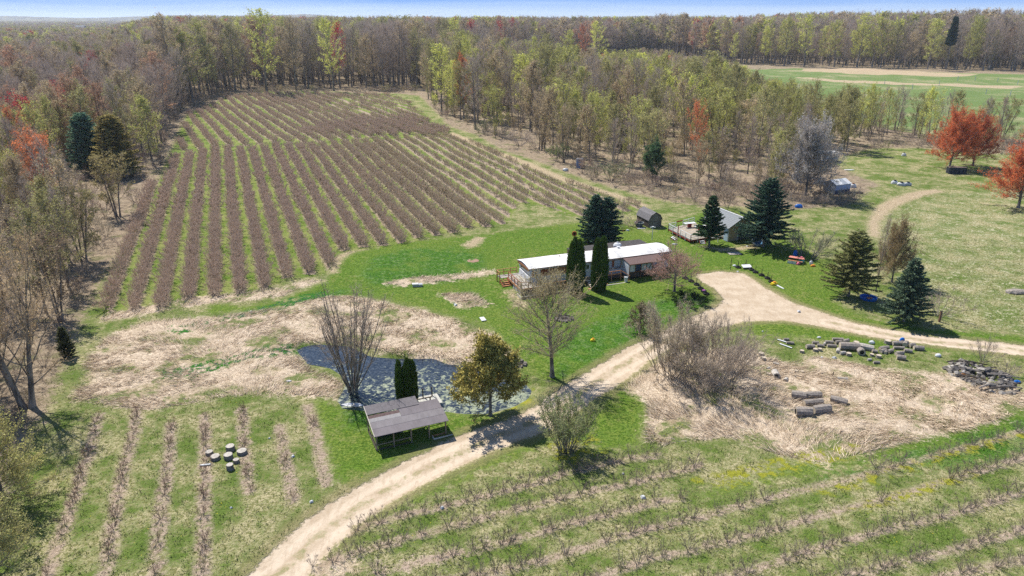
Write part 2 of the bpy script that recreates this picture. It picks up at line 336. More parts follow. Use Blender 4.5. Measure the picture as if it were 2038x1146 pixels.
def seg_dist(X, Y, a, b):
    dx, dy = b[0] - a[0], b[1] - a[1]; t = np.clip(((X - a[0]) * dx + (Y - a[1]) * dy) / (dx * dx + dy * dy + 1e-9), 0, 1)
    return np.hypot(X - a[0] - t * dx, Y - a[1] - t * dy)
def inside(X, Y, poly):
    c = np.zeros(X.shape, bool); n = len(poly)
    for i in range(n):
        (x0, y0), (x1, y1) = poly[i], poly[(i + 1) % n]
        if y0 == y1: continue
        c ^= ((y0 > Y) != (y1 > Y)) & (X < (x1 - x0) * (Y - y0) / (y1 - y0) + x0)
    return c
def sdf(X, Y, polys, lim=8.0):
    out = np.full(X.shape, lim)
    for poly in polys:
        poly = PP(poly); lo, hi = poly.min(0) - lim, poly.max(0) + lim
        m = (X > lo[0]) & (X < hi[0]) & (Y > lo[1]) & (Y < hi[1])
        if not m.any(): continue
        x, y = X[m], Y[m]; d = np.full(x.shape, 1e9)
        for i in range(len(poly)): d = np.minimum(d, seg_dist(x, y, poly[i], poly[(i + 1) % len(poly)]))
        d = np.where(inside(x, y, poly), -d, d); out[m] = np.minimum(out[m], np.clip(d, -lim, lim))
    return out

# orchard rows: straight lines 3.06 m apart
D1 = np.array((-.365, .931)); N1_ = np.array((.931, .365))
ORCH = [(205, 622), (264, 617), (319, 613), (373, 598), (421, 590), (470, 586), (522, 581), (562, 558), (610, 548), (652, 546), (668, 505), (682, 500), (721, 493), (758, 489), (798, 484), (828, 474), (862, 471), (902, 464), (930, 453), (973, 454), (1006, 448), (1020, 425), (1035, 403), (1080, 410), (1138, 432), (1200, 430), (1285, 414), (1110, 357), (985, 305), (900, 268), (860, 268), (770, 277), (700, 284), (620, 289), (500, 297), (420, 300), (330, 318), (290, 400), (240, 520)]
ORCH2 = [(350, 300), (375, 226), (450, 197), (520, 185), (640, 188), (760, 188), (800, 193), (850, 240), (890, 262), (770, 272), (620, 284), (500, 291)]
orch, orch2 = PP(ORCH), PP(ORCH2)
D2 = np.array((-.47, .883)); D2 /= np.hypot(*D2); N2_ = np.array((D2[1], -D2[0]))

ROWS_R = [[(700, 1060), (784, 1031), (900, 1002), (1071, 962), (1134, 942), (1243, 915), (1310, 905)],
          [(620, 1132), (717, 1098), (773, 1082), (850, 1060), (971, 1025), (1070, 1005), (1224, 968), (1377, 931), (1395, 925)],
          [(749, 1139), (825, 1122), (932, 1095), (1009, 1076), (1126, 1044), (1220, 1023), (1314, 997), (1360, 990)],
          [(850, 1165), (937, 1145), (1075, 1115), (1149, 1094), (1267, 1058), (1381, 1031), (1474, 1008), (1537, 991), (1600, 976), (1749, 937), (1980, 876), (2038, 858)],
          [(1120, 1165), (1208, 1143), (1285, 1113), (1385, 1093), (1475, 1070), (1590, 1040), (1671, 1015), (1724, 1003), (1940, 940), (2007, 921), (2060, 905)],
          [(1400, 1165), (1483, 1140), (1565, 1112), (1640, 1090), (1757, 1058), (1870, 1030), (1990, 993), (2060, 975)],
          [(1620, 1165), (1710, 1140), (1840, 1112), (1925, 1087), (2035, 1054), (2070, 1045)], [(1850, 1160), (1921, 1140), (2050, 1112)]]
ROWS_L = [[(197, 828), (179, 895), (163, 941), (144, 1004), (125, 1058), (95, 1150)], [(274, 813), (265, 871), (249, 918), (237, 980), (224, 1050), (211, 1150)],
          [(341, 840), (335, 918), (323, 996), (315, 1074), (310, 1150)], [(407, 825), (409, 895), (407, 949), (407, 1050), (404, 1150)],
          [(481, 813), (487, 879), (492, 949), (496, 976)], [(557, 848), (564, 895), (580, 972), (584, 1000)], [(612, 805), (625, 850), (638, 910), (650, 965)]]

def ground():
    def axis(fine, lo, hi, g=1.09):
        a = list(fine); s_ = fine[-1] - fine[-2]
        while a[-1] < hi: s_ *= g; a.append(a[-1] + s_)
        s_ = fine[1] - fine[0]; b = [fine[0]]
        while b[-1] > lo: s_ *= g; b.append(b[-1] - s_)
        return np.array(b[:0:-1] + a)
    xs = axis(np.arange(-135, 118, .62), -9000, 9000)
    ys = axis(np.concatenate([np.arange(30, 165, .6), np.arange(165, 345, .85)]), -400, 14000)
    X, Y = np.meshgrid(xs, ys); sh = X.shape; X = X.ravel(); Y = Y.ravel()
    A = {k: sdf(X, Y, v) for k, v in Z.items()}
    A['drive_edge'] = A['drive'] - .9
    cl = PP([(440, 1190), (555, 1146), (640, 1060), (750, 985), (850, 930), (950, 885), (1040, 850), (1110, 815), (1180, 765), (1245, 722), (1300, 690), (1380, 652)])
    cr = PP([(1650, 640), (1750, 660), (1850, 679), (2038, 699), (2400, 735)])
    d = np.full(X.shape, 8.0)
    for c_ in (cl, cr):
        for i in range(len(c_) - 1): d = np.minimum(d, seg_dist(X, Y, c_[i], c_[i + 1]))
    A['crown'] = d - .35
    d = np.full(X.shape, 8.0)
    for rows, w_ in ((ROWS_R, .32), (ROWS_L, .46)):
        for r in rows:
            r = PP(r)
            for i in range(len(r) - 1): d = np.minimum(d, seg_dist(X, Y, r[i], r[i + 1]) - w_)
    for poly, nn, sp, off in ((orch, N1_, 3.06, -17.0), (orch2, N2_, 3.9, 0.0)):
        m = inside(X, Y, poly); c = (X * nn[0] + Y * nn[1] - off) / sp
        d = np.where(m, np.minimum(d, np.abs(c - np.round(c)) * sp - .75), d)
    A['row'] = d
    h = hgt(X, Y); pd = A['pond']
    k = np.clip((1.2 - pd) / 3.0, 0, 1); h = h * (1 - k) - .75 * k * k * (3 - 2 * k)
    s1 = np.clip(-A['straw'] / 1.5, 0, 1) * (A['drive'] > .5); rnd = np.random.default_rng(3)
    h = h + s1 * (rnd.random(X.shape) ** 2 * .22) * (pd > 1)
    h = h + np.clip(-A['lush'] / 2, 0, 1) * rnd.random(X.shape) * .07 + np.clip(-A['litter'] / 2, 0, 1) * rnd.random(X.shape) * .10
    h = h - .06 * np.clip(-A['drive'] / .6, 0, 1) + .03 * (A['drive'] < 0) * (A['crown'] < 0)
    ny, nx = sh; idx = np.arange(nx * ny).reshape(sh)
    F = np.stack([idx[:-1, :-1], idx[:-1, 1:], idx[1:, 1:], idx[1:, :-1]], -1).reshape(-1, 4)
    fm = lambda a: a[F].mean(1)
    drive = fm(A['drive']) < .4
    track = (fm(sdf(X, Y, [Z['pale'][2]])) < .5) & ~drive
    ff = (fm(A['far_field']) < 1) & ~drive
    orc = (fm(np.minimum(sdf(X, Y, [ORCH]), sdf(X, Y, [ORCH2]))) < .5) & ~drive
    flo = (fm(A['litter']) < 1) & ~ff & ~orc & ~drive & (Y[F[:, 0]] < 900)
    law = (fm(sdf(X, Y, [Z['lawn'][0]])) < .3) & ~drive & ~flo & ~orc
    rest = ~(drive | track | ff | orc | flo | law)
    for name, m in (('ground', rest), ('driveway', drive), ('dirt_track', track & ~(ff | orc | flo | law)), ('far_field', ff), ('orchard_ground', orc), ('forest_floor', flo), ('lawn', law)):
        f = F[m]; u, inv = np.unique(f, return_inverse=True)
        if name == 'dirt_track' and len(f) == 0: continue
        me = tri_mesh(name, np.stack([X[u], Y[u], h[u]], -1), inv.reshape(f.shape), [GM])
        for k_, a in A.items():
            if k_ == 'pond': continue
            at = me.attributes.new(k_, 'FLOAT', 'POINT'); at.data.foreach_set('value', a[u].astype(np.float32))
        me.polygons.foreach_set('use_smooth', np.ones(len(f), bool))
        tag(link(name, me), kind='structure')
ground()

# pond: dark water with floating duckweed
def pond():
    poly = PP(POND); c = poly.mean(0)
    mb = MB(); n = len(poly); pts = []
    for i in range(n):
        a, b = poly[i], poly[(i + 1) % n]
        for t in (0, .33, .66): pts.append(a + (b - a) * t)
    pts = [p + (p - c) / np.hypot(*(p - c)) * .9 for p in pts]
    import bmesh
    bm = bmesh.new(); vs = [bm.verts.new((p[0], p[1], -.30)) for p in pts]; f = bm.faces.new(vs)
    bmesh.ops.triangulate(bm, faces=[f]); me = bpy.data.meshes.new('pond_water'); bm.to_mesh(me); bm.free()
    g = G('pond_water'); pos = g.n('NewGeometry').outputs['Position']
    a = g.noise(2.2, 5, pos, .72, .6); b = g.noise(.16, 3, pos); b2 = g.noise(5.0, 3, pos)
    sx = g.n('SeparateXYZ'); g.put(sx.inputs[0], pos)
    grad = g.math('MULTIPLY', g.math('SUBTRACT', 60.0, sx.outputs['Y']), .012)
    f_ = g.step(g.math('ADD', g.math('ADD', g.math('MULTIPLY', a, .8), g.math('MULTIPLY', b, .35)), grad), .57, .66)
    weed = g.mix(g.step(b2, .4, .6), (.15, .18, .11), (.30, .335, .21))
    dark = g.mix(g.step(b2, .4, .65), (.012, .017, .026), (.055, .066, .08))
    g.color(g.mix(g.math('MULTIPLY', f_, .92), dark, weed))
    g.put(g.b.inputs['Roughness'], g.math('ADD', g.math('MULTIPLY', f_, .5), .12)); g.b.inputs['Specular IOR Level'].default_value = .6
    g.bump(g.math('ADD', g.noise(3.0, 3, pos), g.math('MULTIPLY', f_, .3)), .25, .05)
    me.materials.append(g.m); tag(link('pond_water', me), kind='structure')
pond()
# ---------------------------------------------------------------- plants
def unit(a): return a / (np.linalg.norm(a, axis=-1, keepdims=True) + 1e-9)
def blades(P0, D, L, Wd, rng):
    """thin tapering triangles"""
    n = len(P0); r = unit(rng.normal(size=(n, 3))); s = unit(np.cross(D, r)) * (Wd[:, None] * .5)
    V = np.stack([P0 - s, P0 + s, P0 + D * L[:, None]], 1).reshape(-1, 3)
    return V, np.arange(3 * n).reshape(-1, 3)
def polyline(p, d, L, n, up, wob, rng):
    pts = [np.array(p, float)]; d = np.array(d, float)
    for i in range(n):
        d = unit(d + np.array((0, 0, up / n)) + rng.normal(size=3) * wob); pts.append(pts[-1] + d * L / n)
    return np.array(pts)
def sample(lines, k, rng, lo=.15):
    """k points on every polyline with their directions"""
    A = np.array(lines); n, m, _ = A.shape
    t = lo + (1 - lo) * rng.random((n, k)); f = t * (m - 1); i = np.minimum(f.astype(int), m - 2); u = (f - i)[..., None]
    a = A[np.arange(n)[:, None], i]; b = A[np.arange(n)[:, None], i + 1]
    return (a + (b - a) * u).reshape(-1, 3), unit(b - a).reshape(-1, 3), t.reshape(-1)
class Plant: pass
def join_tris(parts):
    V, T, M, o = [], [], [], 0
    for v, t, m in parts:
        V.append(v); T.append(t + o); M.append(np.full(len(t), m)); o += len(v)
    return np.concatenate(V), np.concatenate(T), np.concatenate(M)
def tube_tris(lines, radii, n=3):
    V, T, o = [], [], 0
    for pts, r in zip(lines, radii):
        d = unit(np.gradient(pts, axis=0)); ref = np.array((.31, .87, .2)); u = unit(np.cross(d, ref)); w_ = np.cross(d, u)
        m = len(pts); a = np.arange(n) * 2 * np.pi / n
        ring = pts[:, None] + (u[:, None] * np.cos(a)[None, :, None] + w_[:, None] * np.sin(a)[None, :, None]) * np.asarray(r)[:, None, None]
        V.append(ring.reshape(-1, 3)); i, k = np.meshgrid(np.arange(m - 1), np.arange(n), indexing='ij'); i = i.ravel(); k = k.ravel(); k2 = (k + 1) % n
        T.append(np.concatenate([np.stack([i * n + k, i * n + k2, (i + 1) * n + k2], -1), np.stack([i * n + k, (i + 1) * n + k2, (i + 1) * n + k], -1)]) + o); o += m * n
    return np.concatenate(V), np.concatenate(T)
def bare_tree(name, seed, H=20., R=4., clear=.35, n1=26, n2=7, n3=7, n4=2, twl=1.0, tww=.035, leaves=0, leaf=.16, tr=.26, ang=(62, 22), prof='oval', lean=.02, stems=1, fork=0, leafmat=None, n1seg=4, th=.94, upc=.5):
    rng = np.random.default_rng(seed)
    trunks, trr, L1, R1 = [], [], [], []
    for s_ in range(stems):
        a = s_ * 2.4 + rng.random(); d0 = np.array((math.cos(a) * (.10 if stems > 1 else .02), math.sin(a) * (.10 if stems > 1 else .02), 1))
        hh = H * (th - .12 * rng.random() * (stems > 1))
        pts = polyline((math.cos(a) * .25 * (stems > 1), math.sin(a) * .25 * (stems > 1), -.2), d0, hh, 9, .05, lean, rng)
        trunks.append(pts); rr = tr * (.8 if stems > 1 else 1) * (1 - np.linspace(0, 1, 10)) ** .75 + .015; rr[0] *= 1.35; trr.append(rr)
        for i in range(n1 // stems):
            t = clear + (1 - clear) * ((i + rng.random()) / (n1 // stems)) * .98; f = t * 9; j = min(int(f), 8); p = pts[j] + (pts[j + 1] - pts[j]) * (f - j)
            u = (t - clear) / (1 - clear)
            pf = {'oval': max(.05, math.sin(math.pi * min(1, .22 + u * .72))) ** .7, 'cone': max(0, 1 - u) ** .7 + .1, 'vase': .45 + .55 * u, 'dome': .85 + .15 * u, 'round': math.sqrt(max(.05, 1 - (u * 1.25 - .3) ** 2))}[prof]
            an = math.radians(ang[0] + (ang[1] - ang[0]) * u + rng.normal() * 7); az = i * 2.399 + rng.normal() * .3
            d = np.array((math.sin(an) * math.cos(az), math.sin(an) * math.sin(az), math.cos(an)))
            ln = R * pf * (.75 + .45 * rng.random()) / (1.0 if prof == 'dome' else max(.5, abs(math.sin(an)) ** .5))
            l = polyline(p, d, ln, n1seg, upc, .10, rng); L1.append(l); R1.append(np.linspace(tr * .24 * (1 - u * .6), .010, n1seg + 1))
    L2, R2 = [], []
    for l in L1:
        ln = np.linalg.norm(l[-1] - l[0])
        for k in range(n2):
            t = .2 + .8 * (k + rng.random()) / n2; f = t * n1seg; j = min(int(f), n1seg - 1); p = l[j] + (l[j + 1] - l[j]) * (f - j); d = unit(l[j + 1] - l[j])
            dd = unit(d + rng.normal(size=3) * .55 + np.array((0, 0, .15))); q = ln * (.50 - .25 * t) * (.7 + .6 * rng.random())
            L2.append(polyline(p, dd, q, 3, .35, .12, rng)); R2.append(np.linspace(.022, .007, 4))
    parts = []; v, t = tube_tris(L2, R2, 3); parts.append((v, t, 0))
    src = L2
    p3, d3, _ = sample(src, n3, rng, .1); p3b, d3b, _ = sample([polyline(l[-2], l[-1] - l[-2], np.linalg.norm(l[-1] - l[-2]) * 1.3, 3, .1, .05, rng) for l in L1], n3, rng, .2)
    p3 = np.concatenate([p3, p3b]); d3 = np.concatenate([d3, d3b]); n = len(p3)
    D = unit(d3 + rng.normal(size=(n, 3)) * .45 + np.array((0, 0, .25))); L = twl * (.6 + .7 * rng.random(n)); W_ = tww * (.7 + .6 * rng.random(n))
    v, t = blades(p3, D, L, W_, rng); parts.append((v, t, 0))
    if n4:
        p4 = np.repeat(p3, n4, 0) + np.repeat(D * L[:, None], n4, 0) * rng.random((n * n4, 1)) * .8
        D4 = unit(np.repeat(D, n4, 0) + rng.normal(size=(n * n4, 3)) * .55); L4 = twl * .55 * (.5 + .8 * rng.random(n * n4))
        v, t = blades(p4, D4, L4, np.full(n * n4, tww * .7), rng); parts.append((v, t, 0))
    if leaves:
        i = rng.integers(0, n, leaves); pl = p3[i] + D[i] * (L[i] * rng.random(leaves))[:, None] + rng.normal(size=(leaves, 3)) * .13
        s_ = leaf * (.5 + rng.random(leaves)); v, t = blades(pl, unit(rng.normal(size=(leaves, 3)) + np.array((0, 0, .4))), s_, s_ * .85, rng); parts.append((v, t, 1))
    V, T, M = join_tris(parts)
    o = Plant(); o.crown = tri_mesh(name + '_crown', V, T, [TWIG, leafmat or LEAF], M)
    v, t = tube_tris(trunks + L1, trr + R1, 5); o.trunk = tri_mesh(name + '_trunk', v, t, [BARK]); o.H = H
    o.trunk.polygons.foreach_set('use_smooth', np.ones(len(t), bool))
    return o
def shrub(name, seed, H=1.4, Rr=.7, stems=9, n2=5, n3=5, tww=.012, twl=.3, spread=.55, leaves=0, leaf=.05, base=.12, sr=.018, n4=0, leafmat=None, wob=.08, twm=None):
    rng = np.random.default_rng(seed); ST_, SR_ = [], []
    for i in range(stems):
        az = i * 2.399 + rng.random(); an = spread * (.15 + .85 * rng.random()); d = (math.sin(an) * math.cos(az), math.sin(an) * math.sin(az), math.cos(an))
        b = base * rng.random() ** .5; ln = H * (.75 + .35 * rng.random()) / max(.7, math.cos(an) ** .3)
        ST_.append(polyline((b * math.cos(az), b * math.sin(az), -.05), d, ln, 5, .25, wob, rng)); SR_.append(np.linspace(sr, sr * .25, 6))
    p2, d2, t2 = sample(ST_, n2, rng, .3); L2 = [polyline(p, unit(d + rng.normal(size=3) * .45), H * .36 * (1.2 - t) * (.7 + .6 * rng.random()), 3, .3, .1, rng) for p, d, t in zip(p2, d2, t2)]
    parts = []; v, t = tube_tris(L2, [np.linspace(sr * .4, sr * .15, 4)] * len(L2), 3); parts.append((v, t, 0))
    p3, d3, _ = sample(L2, n3, rng, .1); pb, db, _ = sample(ST_, n3, rng, .6); p3 = np.concatenate([p3, pb]); d3 = np.concatenate([d3, db]); n = len(p3)
    D = unit(d3 + rng.normal(size=(n, 3)) * .5 + np.array((0, 0, .2))); L = twl * (.5 + .8 * rng.random(n))
    v, t = blades(p3, D, L, np.full(n, tww), rng); parts.append((v, t, 0))
    if n4:
        p4 = np.repeat(p3, n4, 0) + np.repeat(D * L[:, None], n4, 0) * rng.random((n * n4, 1)); D4 = unit(np.repeat(D, n4, 0) + rng.normal(size=(n * n4, 3)) * .6)
        v, t = blades(p4, D4, twl * .6 * (.5 + rng.random(n * n4)), np.full(n * n4, tww * .75), rng); parts.append((v, t, 0))
    if leaves:
        i = rng.integers(0, n, leaves); pl = p3[i] + D[i] * (L[i] * rng.random(leaves))[:, None] + rng.normal(size=(leaves, 3)) * H * .012
        s_ = leaf * (.5 + rng.random(leaves)); v, t = blades(pl, unit(rng.normal(size=(leaves, 3)) + np.array((0, 0, .4))), s_, s_ * .85, rng); parts.append((v, t, 1))
    V, T, M = join_tris(parts); o = Plant(); o.H = H
    o.crown = tri_mesh(name + '_twigs', V, T, [twm or TWIG, leafmat or LEAF], M)
    v, t = tube_tris(ST_, SR_, 4); o.trunk = tri_mesh(name + '_stems', v, t, [BARK]); return o
def conifer(name, seed, H=9., R=3., z0=.07, power=.85, dens=1.0, droop=.12, sl=.42, sw=.17, tops=1, mat_=None):
    rng = np.random.default_rng(seed); PB, DB, LB = [], [], []; lines, rad = [], []
    for tp in range(tops):
        ox = (tp - (tops - 1) / 2) * R * .45; hh = H * (1 - .06 * tp); z = H * z0
        while z < hh * .985:
            u = z / hh; rr = R * (1 - u) ** power * (1 if tops == 1 else .8); nb = max(4, int(9 * (.5 + .5 * (1 - u))))
            a0 = rng.random() * 6
            for k in range(nb):
                a = a0 + k * 6.283 / nb + rng.normal() * .2; L = max(.15, rr * (.70 + .42 * rng.random() * (1 + .3 * (rng.random() < .15)))); el = -droop * (1 - u) + .35 * u + rng.normal() * .05
                d = np.array((math.cos(a) * math.cos(el), math.sin(a) * math.cos(el), math.sin(el)))
                l = polyline((ox * min(1, u * 2.5), 0, z + rng.normal() * .08), d, L, 3, .18, .05, rng); lines.append(l); rad.append(np.linspace(.03, .008, 4))
                m = max(8, int(L * 32 * dens)); t = rng.random(m) ** .75; f = t * 3; j = np.minimum(f.astype(int), 2)
                PB.append(l[j] + (l[j + 1] - l[j]) * (f - j)[:, None]); q = unit(l[j + 1] - l[j]); side = unit(np.cross(q, (0, 0, 1))) * np.where(rng.random(m) < .5, 1, -1)[:, None]
                DB.append(unit(q * .8 + side * rng.random((m, 1)) * 1.1 + np.array((0, 0, -.22)) + rng.normal(size=(m, 3)) * .18)); LB.append(sl * (.6 + .7 * rng.random(m)) * (1.15 - .5 * t))
            z += .25 * (1.05 - .45 * u) * (H / 9) ** .3
    P0, D, L = map(np.concatenate, (PB, DB, LB)); n = len(P0)
    v, t = blades(P0, D, L, np.full(n, sw) * (.7 + .6 * rng.random(n)), rng); o = Plant(); o.H = H
    v2, t2 = blades(P0 + D * .05, unit(D + rng.normal(size=D.shape) * .4), L * .8, np.full(n, sw * .8), rng)
    V, T, M = join_tris([(v, t, 0), (v2, t2, 0)]); o.crown = tri_mesh(name + '_crown', V, T, [mat_ or NEEDLE], M)
    tr_ = [np.array([(0, 0, -.2), (0, 0, H * .4), (0, 0, H * .93)])]; v, t = tube_tris(tr_ + lines, [np.array((H * .021, H * .014, .02))] + rad, 5)
    o.trunk = tri_mesh(name + '_trunk', v, t, [BARK]); return o
def column_tree(name, seed, H, leaders):
    """arborvitae: leaders is a list of (x, y, radius, height) of its spires"""
    rng = np.random.default_rng(seed); parts = []; mb = MB()
    for (x, y, r, h) in leaders:
        prof = lambda u: r * np.clip(np.sin(np.pi * np.clip(u * .78 + .22, 0, 1)) ** .55, .04, 1) * (1 - .15 * (1 - u))
        n = int(900 * r * h); u = rng.random(n) ** 1.05; a = rng.random(n) * 6.283; rad = prof(u) * (.84 + .18 * rng.random(n)) * (1 + .10 * np.sin(a * 5 + u * 9) + .06 * np.sin(a * 9 - u * 20))
        P0 = np.stack([x + rad * np.cos(a), y + rad * np.sin(a), u * h * .97], -1); D = unit(np.stack([np.cos(a) * .35, np.sin(a) * .35, np.full(n, 1.)], -1) + rng.normal(size=(n, 3)) * .22)
        v, t = blades(P0, D, .30 * (.6 + .7 * rng.random(n)), np.full(n, .13), rng); parts.append((v, t, 0))
        mb.lathe([(max(.02, float(prof(np.array(q))) * .80), q * h * .97 + .02) for q in np.linspace(0, 1, 9)], 9, (x, y, 0))  # unseen solid core added behind the sprays to block light
    cv = np.array(mb.v); cf = np.array([(f[0], f[1], f[2]) for f in mb.f] + [(f[0], f[2], f[3]) for f in mb.f]); parts.append((cv, cf, 0))
    V, T, M = join_tris(parts); o = Plant(); o.H = H; o.crown = tri_mesh(name + '_crown', V, T, [NEEDLE], M)
    v, t = tube_tris([np.array([(x, y, -.1), (x, y, .8)]) for x, y, r, h in leaders], [np.array((.09, .07))] * len(leaders), 5); o.trunk = tri_mesh(name + '_trunk', v, t, [BARK]); return o

def put(name, pl, label, cat, x, y, h=None, tint=(.3, .25, .2), group=None, rz=None, wx=1.0, twigt=None, tn=('trunk', 'crown'), z=None, lean=(0, 0)):
    s = (h or pl.H) / pl.H; rz = random.random() * 6.28 if rz is None else rz
    t = thing(name, label, cat, (x, y, H1(x, y) if z is None else z), 0, group); t.scale = (s * wx, s * wx, s); t.rotation_euler = (lean[0], lean[1], rz)
    for nm, me in ((tn[0], pl.trunk), (tn[1], pl.crown)):
        o = link(nm, me, t); o['tint'] = tuple(float(c) for c in (tint if (nm == tn[1]) else tint))
    return t

def gn_scatter(name, protos, pts, var, scl, rot, tint, sclxy=None, label=None):
    """one uncountable mass: the plants of protos instanced on points"""
    me = bpy.data.meshes.new(name); n = len(pts); me.vertices.add(n); me.vertices.foreach_set('co', np.asarray(pts, np.float32).ravel())
    a = me.attributes.new('variant', 'INT', 'POINT'); a.data.foreach_set('value', np.asarray(var, np.int32))
    s3 = np.stack([scl if sclxy is None else sclxy, scl if sclxy is None else sclxy, scl], -1)
    a = me.attributes.new('size', 'FLOAT_VECTOR', 'POINT'); a.data.foreach_set('vector', s3.astype(np.float32).ravel())
    a = me.attributes.new('turn', 'FLOAT_VECTOR', 'POINT'); r3 = np.zeros((n, 3), np.float32); r3[:, 2] = rot; a.data.foreach_set('vector', r3.ravel())
    a = me.attributes.new('tint', 'FLOAT_VECTOR', 'POINT'); a.data.foreach_set('vector', np.asarray(tint, np.float32).ravel())
    o = bpy.data.objects.new(name, me); COL.objects.link(o)
    ng = bpy.data.node_groups.new(name, 'GeometryNodeTree'); ng.interface.new_socket('Geometry', in_out='INPUT', socket_type='NodeSocketGeometry'); ng.interface.new_socket('Geometry', in_out='OUTPUT', socket_type='NodeSocketGeometry')
    N = ng.nodes.new; gi, go = N('NodeGroupInput'), N('NodeGroupOutput'); jn = N('GeometryNodeJoinGeometry')
    for pm in reversed(protos):
        q = bpy.data.objects.new(name + '_kind', pm); oi = N('GeometryNodeObjectInfo'); oi.inputs['Object'].default_value = q; oi.inputs['As Instance'].default_value = True
        ng.links.new(oi.outputs['Geometry'], jn.inputs[0])
    ip = N('GeometryNodeInstanceOnPoints'); ip.inputs['Pick Instance'].default_value = True
    ng.links.new(gi.outputs[0], ip.inputs['Points']); ng.links.new(jn.outputs[0], ip.inputs['Instance'])
    def na(nm, dt):
        x = N('GeometryNodeInputNamedAttribute'); x.data_type = dt; x.inputs[0].default_value = nm; return x.outputs[0]
    ng.links.new(na('variant', 'INT'), ip.inputs['Instance Index']); ng.links.new(na('size', 'FLOAT_VECTOR'), ip.inputs['Scale'])
    er = N('FunctionNodeEulerToRotation'); ng.links.new(na('turn', 'FLOAT_VECTOR'), er.inputs[0]); ng.links.new(er.outputs[0], ip.inputs['Rotation'])
    ng.links.new(ip.outputs[0], go.inputs[0]); md = o.modifiers.new('scatter', 'NODES'); md.node_group = ng
    tag(o, label, kind='stuff'); return o
def merged(name, pl):
    """trunk and crown of a plant in one mesh, for the masses"""
    import bmesh
    bm = bmesh.new(); bm.from_mesh(pl.crown); k = len(bm.faces); bm.from_mesh(pl.trunk); bm.faces.ensure_lookup_table()
    for f in bm.faces[k:]: f.material_index = 2
    me = bpy.data.meshes.new(name); bm.to_mesh(me); bm.free()
    for m in list(pl.crown.materials)[:2]: me.materials.append(m)
    while len(me.materials) < 2: me.materials.append(NEEDLE)
    me.materials.append(BARK); return me

TALLB = [bare_tree('tall_bare', 11 + i, 20, 3.6 + .4 * i, .26 - .03 * i, n1=30, n2=7, n3=6, n4=2, twl=1.1, tww=.036, stems=1 + (i == 2)) for i in range(4)]
TALLL = [bare_tree('tall_leafy', 31 + i, 20, 3.9 + .4 * i, .22, n1=30, n2=7, n3=6, n4=1, twl=1.0, tww=.034, leaves=3600, leaf=.24) for i in range(3)]
YOUNGB = [bare_tree('young_bare', 51 + i, 12, 2.2 + .5 * i, .16, n1=28, n2=6, n3=6, n4=2, twl=.75, tww=.024, tr=.13, ang=(48, 18), stems=1 + 2 * (i == 1)) for i in range(3)]
YOUNGL = [bare_tree('young_leafy', 61 + i, 12, 2.3 + .45 * i, .15, n1=28, n2=6, n3=6, n4=1, twl=.7, tww=.022, tr=.13, ang=(48, 18), leaves=3400, leaf=.17, stems=1 + 2 * (i == 1)) for i in range(3)]
FARB = [bare_tree('far_bare', 71 + i, 20, 4.2, .34, n1=18, n2=3, n3=5, n4=2, twl=1.9, tww=.11) for i in range(2)]
FARL = [bare_tree('far_leafy', 75 + i, 20, 4.4, .34, n1=18, n2=3, n3=4, n4=1, twl=1.6, tww=.09, leaves=800, leaf=.55) for i in range(2)]
OPEN = [bare_tree('open_grown', 81 + i, 12, 6.0, .30, n1=72, n2=9, n3=7, n4=2, twl=.8, tww=.024, tr=.26, ang=(72, 4), prof='dome', th=.52, upc=.06, leaves=30000, leaf=.14) for i in range(2)]
PINE = conifer('tall_pine', 91, 20, 3.6, z0=.45, power=.5, dens=.8, droop=-.1, sl=.8, sw=.4)
SPR = [conifer('spruce', 95 + i, 9, 3., z0=.09, dens=1.1) for i in range(2)]
JUN = conifer('juniper', 98, 5, 1.25, z0=.02, power=.6, dens=1.2, droop=-.5, sl=.3, sw=.12)
BUSHW = [shrub('brush', 101 + i, 2.2, 1.3, stems=12, n2=6, n3=6, tww=.022, twl=.5, spread=1.0, sr=.02) for i in range(3)]
BUSHG = [shrub('leafing_brush', 105 + i, 2.4, 1.3, stems=12, n2=6, n3=5, tww=.018, twl=.45, spread=.95, sr=.02, leaves=700, leaf=.11) for i in range(2)]

# colours a crown takes: grey brown, purple brown, tan, olive, yellow green, lime, orange, red
TINT = dict(grey=(.29, .245, .21), purple=(.29, .215, .19), tan=(.39, .31, .185), olive=(.31, .29, .115), ygreen=(.39, .39, .115), lime=(.54, .55, .13),
            orange=(.55, .20, .08), rust=(.40, .24, .15), red=(.42, .045, .05), green=(.10, .17, .06))
WORD = dict(grey='bare grey-brown', purple='bare purplish brown', tan='tan budding', olive='olive green budding', ygreen='yellow-green leafing', lime='bright yellow-green leafing', orange='orange flowering', rust='rusty brown budding', red='red budding', green='dark green')
def jitter_grid(poly, s, seed, keep=1.0):
    rng = np.random.default_rng(seed); lo, hi = poly.min(0), poly.max(0)
    xs = np.arange(lo[0], hi[0], s); ys = np.arange(lo[1], hi[1], s * .9); X, Y = np.meshgrid(xs, ys); X = X + (np.arange(len(ys)) % 2)[:, None] * s * .5
    X = X.ravel() + rng.uniform(-.42, .42, X.size) * s; Y = Y.ravel() + rng.uniform(-.42, .42, Y.size) * s
    m = inside(X, Y, poly) & (np.abs(X) < Y * .80 + 45) & (rng.random(X.size) < keep); return np.stack([X[m], Y[m]], -1)
T_LEFT = [(-1500, 1300), (-150, 1300), (-80, 1080), (10, 890), (80, 800), (115, 700), (150, 620), (220, 500), (272, 405), (322, 322), (340, 270), (362, 225), (330, 205), (-1800, 205)]
T_BACK = [(340, 226), (378, 212), (450, 187), (520, 174), (640, 176), (740, 178), (830, 180), (850, 150), (1000, 128), (1300, 108), (1300, 90), (-2600, 90), (-1800, 205)]
